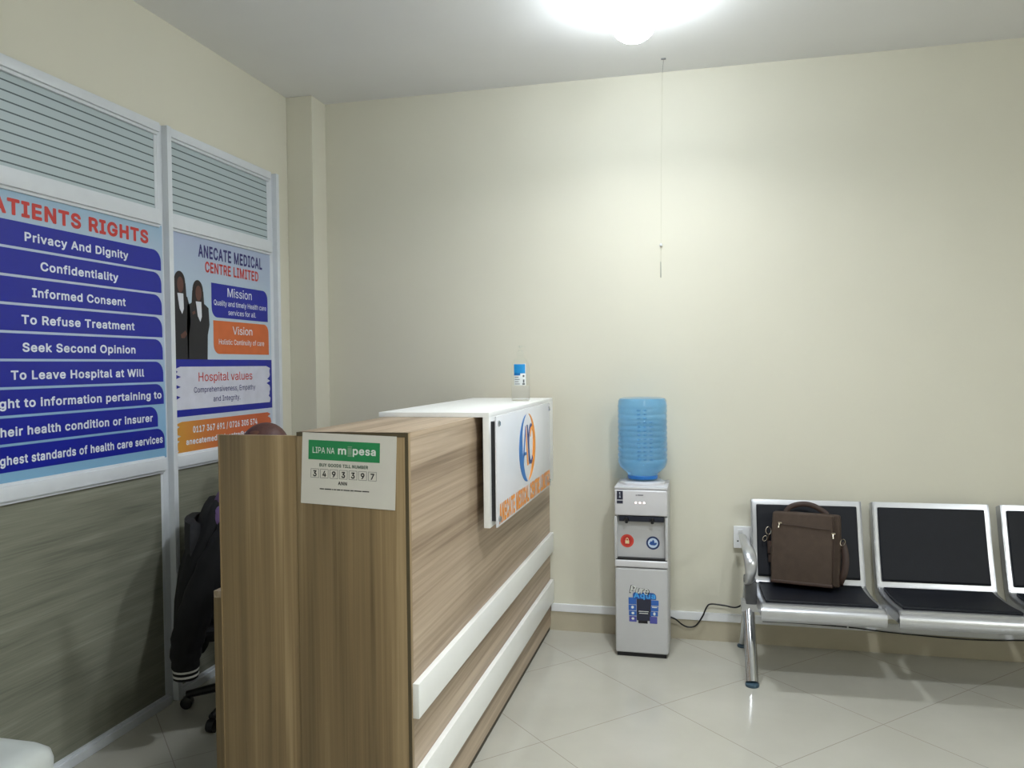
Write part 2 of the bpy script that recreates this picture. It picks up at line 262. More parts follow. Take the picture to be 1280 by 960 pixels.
"s":[365,[[127,-5,186,-12,221,-9,260,2,295,23,315,44,329,72,335,107,329,142,305,176,275,198,172,227,130,245,116,261,113,275,118,296,130,310,158,325,186,329,214,325,235,315,254,296,263,278,270,273,326,287,325,296,298,345,283,359,260,373,228,384,186,388,151,385,116,375,88,359,66,338,47,303,43,275,48,240,70,205,109,180,151,165,235,143,249,134,262,114,263,100,259,86,242,66,214,54,186,50,151,53,125,65,109,81,95,110,39,99,32,94,43,58,60,34,81,15,109,0]]],
"t":[227,[[169,-8,212,-2,216,6,205,56,170,54,149,58,142,62,132,76,130,314,135,323,205,324,208,328,208,377,205,382,198,383,132,384,128,473,65,475,61,468,60,384,9,383,2,378,2,328,9,323,60,321,61,97,70,48,88,20,121,0]]],
"u":[410,[[181,-9,227,-2,259,14,287,43,293,40,295,-2,360,-2,361,376,357,383,294,382,289,124,277,96,259,75,231,59,203,54,161,63,140,78,122,110,118,145,118,376,112,383,56,383,49,377,49,138,53,96,64,61,84,31,112,8,147,-5]]],
"v":[389,[[166,-4,223,-4,230,0,373,374,370,383,307,383,300,378,221,157,195,75,168,157,86,381,14,381,157,3,160,-2]]],
"y":[389,[[89,-149,139,-140,146,-135,181,-107,205,-65,374,376,370,383,307,383,300,378,221,159,195,78,89,376,83,383,76,383,20,383,14,376,158,-2,146,-37,125,-72,104,-84,62,-82,57,-86,44,-135,46,-142]]]}
GLYPHS_BOLD = {
" ":[230,[]],
",":[230,[[56,-143,112,-142,127,-129,182,67,180,81,168,93,84,95,72,88,67,81,35,-115,37,-129,42,-136]]],
".":[230,[[116,-28,145,-22,166,-8,181,14,186,42,180,70,166,89,145,104,117,111,89,105,68,91,53,70,47,42,52,14,66,-7,89,-23]]],
"/":[291,[[32,-100,95,-100,109,-93,114,-86,278,523,277,544,263,556,193,556,184,551,175,537,11,-72,13,-86,18,-93]]],
"0":[495,[[247,-31,311,-20,360,7,398,46,429,109,444,172,450,256,445,333,429,396,400,459,360,502,311,529,248,540,184,529,136,503,95,459,66,396,50,333,45,256,51,172,66,109,98,46,136,5,178,-17,192,-23],[220,80,199,94,185,111,167,151,158,200,154,249,157,305,166,354,184,396,199,416,220,429,248,435,269,431,294,417,311,395,327,361,338,305,341,256,337,200,328,151,313,116,297,95,269,78,248,74]]],
"1":[495,[[94,-24,409,-24,423,-21,434,-10,435,60,426,74,416,79,322,81,321,508,317,522,304,532,220,533,206,529,94,447,86,438,83,424,83,354,91,340,101,335,115,336,122,339,199,396,206,400,209,396,209,81,94,79,80,72,74,60,73,-3,80,-17]]],
"2":[495,[[82,-24,411,-24,425,-18,432,-10,434,60,427,74,418,79,229,81,374,242,415,312,426,368,418,422,401,459,378,487,334,520,292,535,250,540,194,533,152,517,120,494,85,452,69,410,63,361,68,347,82,338,145,338,159,341,171,354,174,382,182,403,194,418,222,433,243,436,288,424,299,416,310,403,316,375,307,333,285,298,65,60,61,46,61,-3,68,-17]]],
"3":[495,[[236,-31,293,-25,342,-9,381,18,406,46,431,95,437,151,431,193,412,235,377,274,338,298,294,312,415,452,416,515,412,523,398,532,90,533,76,528,68,515,68,445,76,433,83,429,251,428,256,424,158,312,154,298,155,242,160,232,174,224,258,220,286,211,302,200,314,186,324,165,326,144,323,123,314,105,300,91,286,84,237,75,195,82,174,95,159,116,151,144,139,154,62,156,48,149,41,130,51,81,69,47,104,11,146,-13,181,-24]]],
"4":[495,[[302,-24,366,-24,381,-17,388,-3,388,74,394,81,436,81,451,88,458,102,458,165,452,179,443,185,394,187,388,193,388,319,380,335,366,342,296,341,282,330,279,319,279,193,275,187,184,187,177,188,174,193,355,501,352,522,338,532,268,533,255,529,247,521,41,172,37,158,37,102,44,88,58,81,275,81,279,74,279,-3,286,-17]]],
"5":[495,[[239,-31,295,-24,337,-8,382,25,412,67,429,109,436,158,433,200,421,242,407,270,386,298,351,328,323,343,281,354,246,358,190,347,185,354,193,424,197,428,386,428,400,432,407,439,411,452,411,508,407,522,393,532,113,533,99,525,94,515,64,256,67,242,72,235,85,229,148,222,162,226,197,245,239,253,267,248,288,237,310,214,322,186,324,158,322,137,309,109,288,88,267,77,239,75,204,83,176,107,162,144,154,151,141,154,78,154,64,147,57,130,63,88,84,46,117,11,155,-12,197,-26]]],
"6":[495,[[196,-24,243,-31,292,-26,341,-8,384,25,409,60,429,109,434,158,429,200,409,256,383,288,348,316,306,332,256,340,366,501,366,515,363,522,348,532,271,533,260,529,253,522,138,354,79,249,66,207,61,165,66,116,85,60,119,18,152,-6],[236,74,208,83,193,95,183,109,172,137,172,179,184,207,208,231,229,239,264,239,290,228,313,202,322,179,322,137,312,109,292,88,264,75]]],
"7":[495,[[115,-24,192,-23,208,-10,433,438,436,508,432,522,423,530,409,533,80,533,63,522,59,508,59,452,63,438,73,430,297,428,305,424,97,11,96,-10,101,-17]]],
"9":[495,[[151,-24,222,-24,238,-17,358,158,414,256,430,305,434,347,429,396,410,445,376,489,341,516,299,533,243,540,194,532,152,515,109,480,84,445,67,403,61,354,65,305,89,249,110,220,145,194,187,177,229,172,236,165,130,11,127,4,129,-10,138,-20],[229,270,208,278,181,305,171,347,173,375,181,396,208,426,229,434,243,435,271,432,299,415,313,396,321,375,324,347,321,326,303,291,286,277,250,268]]],
"@":[718,[[373,-159,436,-155,492,-143,541,-125,547,-117,549,-103,534,-54,524,-40,506,-35,429,-56,380,-61,324,-57,268,-42,233,-24,201,2,177,33,160,72,147,121,143,177,147,233,159,282,177,322,200,352,233,382,275,403,317,414,366,418,415,414,462,401,499,380,527,355,545,331,566,289,574,254,578,219,573,135,567,107,560,93,541,84,527,88,520,100,519,338,512,352,499,359,443,359,429,356,422,351,387,363,352,367,310,362,268,344,233,315,206,275,191,233,185,184,189,135,203,86,226,47,257,16,296,-4,345,-11,387,-6,422,10,436,22,488,-5,534,-13,576,-9,611,7,639,35,660,72,676,142,680,212,675,275,660,327,634,380,597,426,555,463,499,492,443,509,366,516,296,509,233,493,177,465,128,426,86,373,59,317,44,254,37,177,42,107,60,37,87,-19,124,-68,177,-109,233,-136,303,-154],[331,92,317,99,309,107,295,135,287,184,295,226,307,247,331,264,352,267,387,260,400,254,405,247,416,219,419,184,410,128,401,110,387,97,373,91,352,89]]],
"A":[522,[[34,-24,104,-24,123,-17,174,118,348,116,399,-17,412,-24,482,-24,496,-21,506,-10,505,11,320,515,307,531,223,533,209,529,202,522,13,4,15,-10,20,-17],[216,223,212,228,258,369,309,228,300,223]]],
"B":[498,[[78,-24,267,-24,330,-19,372,-5,410,18,442,56,458,95,462,130,458,179,440,221,424,242,395,270,427,305,438,333,443,375,438,417,424,452,400,482,358,513,316,527,260,533,78,533,61,522,57,508,57,-3,64,-17],[176,81,170,88,170,200,176,207,295,204,320,193,342,172,348,158,352,137,348,116,330,96,309,86,267,81],[176,309,171,312,170,319,170,424,176,428,260,428,295,423,316,411,327,396,332,375,330,354,323,339,302,320,253,309]]],
"C":[552,[[287,-31,331,-27,366,-19,404,-3,436,18,467,46,491,81,507,116,518,158,513,174,499,183,422,183,408,172,391,130,365,102,331,84,289,77,254,82,219,96,191,120,171,151,154,200,148,256,153,305,170,357,191,389,219,412,247,425,282,431,324,426,360,410,387,384,408,336,420,326,499,325,513,333,517,340,517,354,508,389,489,431,464,465,441,487,408,509,366,527,289,540,212,528,156,503,107,461,69,403,47,340,37,256,46,172,71,102,107,47,156,6,212,-19]]],
"D":[544,[[78,-24,239,-24,323,-13,385,11,430,46,476,109,500,179,507,256,500,333,475,403,441,452,386,499,323,523,246,533,78,533,61,522,57,508,57,-3,64,-17],[176,81,170,88,170,424,176,428,239,428,295,420,330,406,351,388,379,347,392,305,396,256,391,200,379,163,358,129,323,101,281,86,232,81]]],
"E":[461,[[78,-24,393,-24,407,-21,418,-10,420,60,414,72,407,78,393,81,176,81,170,88,170,200,176,205,379,205,395,214,400,235,399,291,393,302,386,308,171,312,170,424,176,428,400,429,413,438,417,452,416,515,406,529,393,533,85,533,71,531,61,522,57,508,57,-3,64,-17]]],
"G":[562,[[288,-31,352,-23,401,-5,457,33,494,81,514,130,523,200,522,263,513,275,506,279,296,279,285,270,280,256,280,200,284,186,291,179,303,175,401,175,408,172,392,130,376,109,352,91,324,81,289,77,254,82,221,95,189,123,167,158,154,200,148,256,153,305,170,358,191,389,219,413,247,426,282,431,324,426,366,403,387,380,411,333,422,326,499,325,513,333,517,340,518,354,509,389,493,424,469,459,443,484,408,509,366,527,331,536,289,540,212,529,156,504,107,462,68,403,46,340,37,256,45,172,70,102,107,48,163,2,219,-22]]],
"H":[559,[[78,-24,148,-24,162,-18,168,-10,170,200,172,207,176,208,386,208,389,200,391,-10,400,-20,414,-24,484,-23,498,-12,502,4,502,508,498,522,491,529,477,533,414,533,400,529,393,522,389,508,389,319,386,314,379,313,176,313,170,319,170,508,166,522,155,531,141,533,78,533,61,522,57,508,57,-3,64,-17]]],
"I":[342,[[49,-24,287,-24,301,-21,312,-10,314,60,308,72,294,81,231,81,228,88,228,424,231,428,294,428,310,438,314,452,314,508,310,522,301,530,287,533,49,533,35,526,29,515,28,452,35,435,49,428,105,428,115,424,115,88,112,81,49,81,35,74,30,67,28,-3,35,-17]]],
"L":[435,[[78,-24,386,-24,399,-17,406,-3,406,60,400,72,393,78,379,81,176,81,170,88,170,508,162,526,148,533,78,533,64,526,58,515,57,-3,64,-17]]],
"M":[670,[[78,-24,148,-23,160,-17,165,-10,169,281,285,-10,295,-21,309,-24,365,-24,379,-18,385,-10,498,280,501,270,503,-10,512,-20,526,-24,589,-24,606,-17,611,-10,613,4,613,508,610,520,603,528,589,533,498,533,484,529,477,522,337,157,330,168,193,522,183,531,169,533,78,533,64,526,57,508,57,-3,64,-17]]],
"N":[565,[[78,-24,148,-24,163,-17,170,-3,169,330,391,-17,400,-23,414,-24,484,-24,501,-17,506,-10,508,4,508,508,505,520,498,528,484,533,414,532,400,523,397,515,396,193,393,181,176,523,162,532,85,533,71,531,61,522,57,508,57,-3,64,-17]]],
"O":[575,[[287,-31,359,-21,417,4,467,46,505,102,528,165,538,256,529,340,507,403,469,459,415,506,359,530,289,540,219,531,163,507,107,460,67,396,45,333,37,256,46,172,71,102,107,48,163,2,219,-22],[261,81,219,96,191,120,170,151,154,200,148,256,153,305,166,347,191,389,219,413,247,425,289,432,324,427,352,415,387,386,407,354,421,312,427,249,420,193,408,158,387,123,359,98,324,82,289,77]]],
"P":[487,[[78,-24,148,-24,162,-18,168,-10,170,158,176,162,253,162,309,167,358,183,402,214,433,256,448,298,453,340,448,396,428,447,402,480,365,508,316,526,260,533,78,533,61,522,57,508,57,-3,64,-17],[176,266,170,270,170,277,170,424,176,428,281,426,306,417,323,404,338,375,341,347,339,326,332,305,316,285,302,276,281,269,253,266]]],
"Q":[575,[[421,-72,492,-72,506,-65,513,-51,510,-37,459,33,460,40,471,52,506,103,530,173,538,257,528,341,506,404,471,456,415,506,352,532,289,540,219,531,155,502,107,460,70,404,46,334,37,257,48,166,70,103,103,54,156,6,219,-22,282,-30,352,-23,366,-18,373,-22,405,-65],[254,82,212,102,191,120,169,152,153,201,148,257,153,306,169,355,191,389,217,411,254,427,289,432,324,427,358,411,383,390,407,355,423,306,427,257,423,201,406,152,387,128,345,180,331,183,268,183,254,180,243,166,243,152,294,82,289,78]]],
"R":[491,[[78,-24,148,-24,162,-18,168,-10,170,165,171,172,176,174,254,172,358,-18,372,-24,449,-24,463,-19,471,-10,470,11,371,193,372,200,407,226,428,254,448,298,454,354,449,400,432,445,407,479,365,510,316,527,260,533,78,533,61,522,57,508,57,-3,64,-17],[176,279,170,284,170,424,176,428,281,426,309,417,323,407,335,389,342,354,338,326,334,312,323,299,309,289,281,281]]],
"S":[489,[[243,-33,308,-26,357,-9,397,16,427,51,444,86,453,142,449,177,435,212,392,259,343,286,203,329,175,347,164,359,162,387,168,401,180,415,203,428,245,435,280,430,308,417,324,401,337,366,350,355,427,355,443,366,446,380,438,422,416,464,390,492,343,521,301,534,245,540,196,535,147,519,105,492,78,464,55,415,49,373,57,324,63,310,91,271,136,240,196,217,308,182,334,163,338,156,342,142,339,121,322,98,301,84,273,76,245,73,196,82,175,92,156,114,146,149,133,159,56,161,42,154,35,135,45,86,63,51,98,11,147,-16,189,-28]]],
"T":[491,[[211,-24,281,-24,295,-17,302,-3,302,424,309,428,435,428,450,431,461,445,462,508,458,522,449,530,435,533,50,533,36,526,30,515,30,445,43,430,183,428,190,424,190,-3,197,-17]]],
"U":[559,[[279,-32,344,-25,400,-3,439,24,470,62,494,115,502,171,502,507,498,522,484,532,414,533,400,529,393,521,390,507,390,185,387,150,375,122,358,102,344,92,316,81,281,76,246,80,218,90,195,108,183,125,173,150,169,185,169,507,166,521,159,528,148,533,78,533,64,526,58,514,57,171,65,115,86,66,114,31,160,-4,218,-25]]],
"V":[522,[[223,-24,300,-24,314,-18,321,-10,507,501,507,515,496,530,482,533,412,533,396,522,265,146,258,146,125,522,118,529,104,533,34,533,17,522,14,515,14,501,202,-8,209,-18]]],
"W":[728,[[174,-24,251,-24,265,-19,273,-10,363,322,454,-10,461,-19,475,-24,552,-24,568,-17,575,-3,714,501,714,515,706,527,692,533,622,533,611,529,604,522,517,188,510,185,421,522,405,533,328,533,314,529,304,515,216,181,209,193,123,522,116,529,104,533,34,533,20,526,14,515,14,501,152,-3,159,-17]]],
"Y":[514,[[222,-24,293,-24,306,-17,311,-10,313,200,496,496,499,515,489,529,475,533,405,533,391,530,384,525,258,317,125,529,111,533,34,533,17,522,13,508,18,494,200,200,200,-3,207,-17]]],
"a":[431,[[179,-33,244,-21,272,-4,283,-19,293,-24,363,-23,373,-19,381,-5,382,247,377,296,364,331,342,361,320,380,265,402,209,407,146,398,118,387,83,363,60,338,39,296,40,282,48,271,118,250,134,254,156,282,181,300,216,306,244,301,251,298,267,282,271,261,265,254,139,234,85,212,62,196,46,177,31,142,27,107,32,72,50,30,76,2,104,-16,139,-28],[181,71,160,75,145,86,138,107,142,121,167,137,272,154,270,121,264,107,251,91,237,80,216,72]]],
"c":[438,[[226,-32,290,-23,339,0,381,42,408,101,404,115,395,123,325,141,311,137,304,129,291,101,279,87,255,75,227,70,199,75,179,87,162,108,151,129,144,157,141,185,144,220,151,248,163,269,185,293,199,301,227,306,255,302,278,290,290,276,304,248,318,239,332,239,388,254,402,262,406,269,406,283,381,334,339,376,290,399,227,408,171,400,129,382,85,346,54,297,38,248,31,185,37,129,53,80,84,31,129,-6,171,-24]]],
"d":[466,[[213,-32,255,-28,283,-18,304,-2,318,-18,332,-24,395,-24,409,-18,416,-5,417,507,414,521,402,531,332,533,318,529,311,521,308,507,308,388,304,380,283,395,255,404,213,408,164,401,122,382,87,353,52,297,36,248,31,185,36,129,55,73,80,31,119,-4,164,-25],[213,73,199,75,185,83,164,103,145,150,141,192,144,220,150,248,165,276,179,290,199,301,227,306,248,302,262,296,286,276,298,255,306,227,309,185,306,157,299,129,283,98,269,85,248,74]]],
"e":[446,[[232,-32,276,-28,311,-19,346,0,374,24,395,52,410,87,408,101,395,113,325,129,311,123,290,93,269,78,234,71,206,73,185,82,164,100,154,115,146,143,395,145,407,150,413,157,416,192,412,248,401,290,384,325,360,354,328,381,297,396,227,408,164,398,122,379,85,346,53,297,37,248,31,185,37,129,53,80,84,31,129,-6,178,-26],[150,246,148,248,154,262,178,291,199,302,227,306,248,303,269,294,287,276,300,248,290,245]]],
"f":[296,[[100,-24,164,-24,178,-18,185,-10,187,298,192,303,255,304,268,312,272,319,273,382,266,396,248,403,192,403,187,410,191,438,197,445,220,449,255,445,270,459,287,515,287,529,276,542,248,550,199,553,150,542,122,526,99,501,84,473,79,438,78,410,74,403,17,401,10,396,3,382,3,326,8,312,24,303,73,303,78,298,78,-3,85,-17]]],
"g":[467,[[225,-175,283,-169,318,-159,353,-140,390,-105,410,-63,417,-7,417,378,413,392,402,401,332,403,318,397,304,380,283,395,255,405,213,408,164,400,122,382,85,350,53,301,37,252,31,189,36,133,56,77,85,35,122,6,171,-14,213,-19,248,-16,283,-6,304,9,306,7,308,-7,303,-35,287,-56,262,-69,227,-73,185,-65,161,-49,136,-22,122,-17,108,-21,59,-49,49,-63,49,-77,53,-84,85,-126,94,-133,150,-164,185,-172],[220,84,199,87,185,93,163,112,152,133,145,154,141,196,146,231,152,252,164,275,185,295,199,301,227,306,248,302,269,293,288,273,299,252,305,231,309,189,305,154,299,133,288,112,269,94,255,88]]],
"h":[452,[[71,-24,141,-23,157,-10,161,249,168,270,178,284,197,297,225,304,260,298,278,284,289,263,293,228,295,-10,302,-19,316,-24,379,-24,395,-17,402,-3,402,242,397,291,383,333,358,366,330,388,288,404,246,408,204,403,162,384,159,389,158,515,148,529,134,533,71,533,57,526,50,511,50,-3,57,-17]]],
"i":[209,[[72,-24,143,-22,152,-17,159,-3,159,382,152,396,136,403,66,402,57,396,50,382,50,-3,57,-17],[78,424,101,419,129,423,152,438,166,459,171,480,166,508,152,529,129,544,108,548,80,544,58,529,43,508,38,480,43,459,58,438]]],
"k":[423,[[71,-24,141,-23,155,-12,159,-3,160,130,169,140,176,138,302,-20,316,-24,393,-24,410,-17,417,-3,414,11,409,18,254,214,397,361,405,375,403,389,398,396,386,402,295,401,162,267,159,277,159,508,155,522,148,529,134,533,71,533,57,526,50,511,50,-3,57,-17]]],
"l":[231,[[160,-26,211,-19,221,-12,226,2,211,67,197,77,169,76,163,79,159,100,159,513,150,527,141,532,71,533,57,526,50,506,50,86,55,44,74,9,85,-2,113,-19]]],
"m":[652,[[71,-24,141,-23,157,-10,161,256,168,277,180,291,190,298,225,305,239,303,258,291,268,277,270,263,271,-3,278,-17,295,-24,358,-24,372,-18,378,-10,381,249,388,277,393,284,407,298,421,304,435,306,456,303,470,298,480,291,489,277,493,249,495,-10,500,-17,512,-24,582,-24,595,-17,602,-3,602,256,596,305,583,340,562,368,526,394,491,407,463,410,393,397,344,363,337,362,323,379,288,402,246,409,183,398,162,383,148,397,134,403,71,403,57,396,52,389,50,375,50,-3,57,-17]]],
"n":[452,[[71,-24,141,-23,157,-10,161,249,168,270,178,284,197,297,225,304,260,298,278,284,289,263,293,228,295,-10,309,-23,323,-24,379,-24,393,-18,400,-10,402,235,397,291,379,338,358,366,330,388,288,404,246,408,204,403,162,383,148,397,134,403,71,403,57,396,52,389,50,375,50,-3,57,-17]]],
"o":[457,[[226,-32,283,-25,325,-8,373,31,401,73,419,122,426,185,418,255,400,304,372,346,325,384,283,401,227,408,171,400,129,382,85,346,54,297,38,248,31,185,37,129,53,80,84,31,129,-6,171,-24],[213,72,185,83,162,108,151,129,145,150,141,192,144,220,151,248,164,272,185,293,199,301,227,306,255,302,276,291,290,276,306,248,313,220,316,185,313,157,306,129,291,101,276,86,255,74,227,70]]],
"p":[466,[[71,-167,141,-166,157,-153,159,-6,162,-2,183,-17,218,-29,253,-32,302,-25,344,-6,379,24,411,71,430,134,435,190,429,253,413,302,387,344,344,383,302,401,253,408,211,404,183,395,162,380,148,397,134,403,71,403,57,396,51,386,50,-146,57,-160],[211,77,197,85,182,99,168,127,161,155,159,183,161,225,168,253,179,274,197,293,218,302,239,305,267,301,297,281,314,253,323,218,325,190,322,155,315,127,304,106,285,85,267,75,246,72]]],
"q":[466,[[331,-167,396,-167,410,-160,417,-146,416,386,409,396,395,403,325,401,304,380,283,395,255,404,213,408,164,401,122,382,87,353,54,302,36,246,31,190,37,127,56,71,77,36,122,-6,164,-25,220,-32,255,-28,283,-18,304,-2,308,-13,308,-146,315,-160],[199,75,182,85,168,99,152,127,144,155,142,183,144,225,152,253,164,274,178,289,206,303,227,306,248,302,274,288,287,274,299,253,307,218,309,190,306,155,299,127,288,106,269,84,248,74,227,71]]],
"r":[301,[[71,-24,141,-23,157,-10,159,235,162,256,176,282,197,296,225,302,267,298,281,305,288,319,288,382,285,396,274,406,225,408,197,404,155,387,148,397,134,403,71,403,57,396,52,389,50,375,50,-3,57,-17]]],
"s":[407,[[200,-32,250,-28,285,-18,327,7,351,31,369,66,376,108,365,157,346,185,313,211,257,232,201,246,161,262,156,269,156,283,166,297,187,306,208,309,229,305,247,297,259,283,270,262,285,253,355,268,368,283,368,297,341,350,313,378,285,394,250,404,208,408,166,405,124,391,95,374,68,348,52,318,48,304,44,276,50,234,75,192,110,167,159,148,250,123,264,108,261,94,250,82,229,73,201,69,180,72,159,80,146,94,133,122,117,131,47,116,38,108,33,94,45,52,63,24,89,0,124,-19,159,-28]]],
"t":[269,[[190,-28,213,-27,241,-21,252,-14,258,0,247,56,241,70,227,78,192,74,178,77,172,84,171,301,227,303,241,310,249,322,248,385,241,396,234,401,171,406,170,476,161,490,150,495,80,494,72,490,63,476,62,406,59,403,17,401,4,385,3,322,10,310,17,305,61,301,62,91,71,42,93,7,101,0,136,-20]]],
"u":[452,[[202,-29,246,-24,295,-2,302,-17,316,-24,379,-24,393,-18,401,-8,402,377,399,391,386,401,316,403,303,398,296,391,293,377,293,153,289,125,279,104,260,85,239,76,225,75,190,82,176,92,163,118,159,146,159,377,156,391,148,399,134,403,71,403,60,398,53,391,50,377,50,139,55,90,66,55,92,15,121,-8,162,-25]]],
"v":[431,[[182,-24,252,-23,264,-17,269,-10,414,368,414,389,399,402,322,403,308,395,217,147,210,158,129,382,122,396,105,403,35,403,21,396,16,389,16,368,161,-8,168,-18]]],
"y":[431,[[110,-169,161,-160,175,-155,217,-121,245,-71,414,370,415,384,406,398,392,403,322,403,305,391,217,147,210,158,126,391,112,402,98,403,35,403,24,398,17,391,15,384,16,370,158,-1,149,-29,133,-57,119,-64,77,-62,63,-71,59,-78,45,-134,46,-148,50,-155,63,-163]]]}
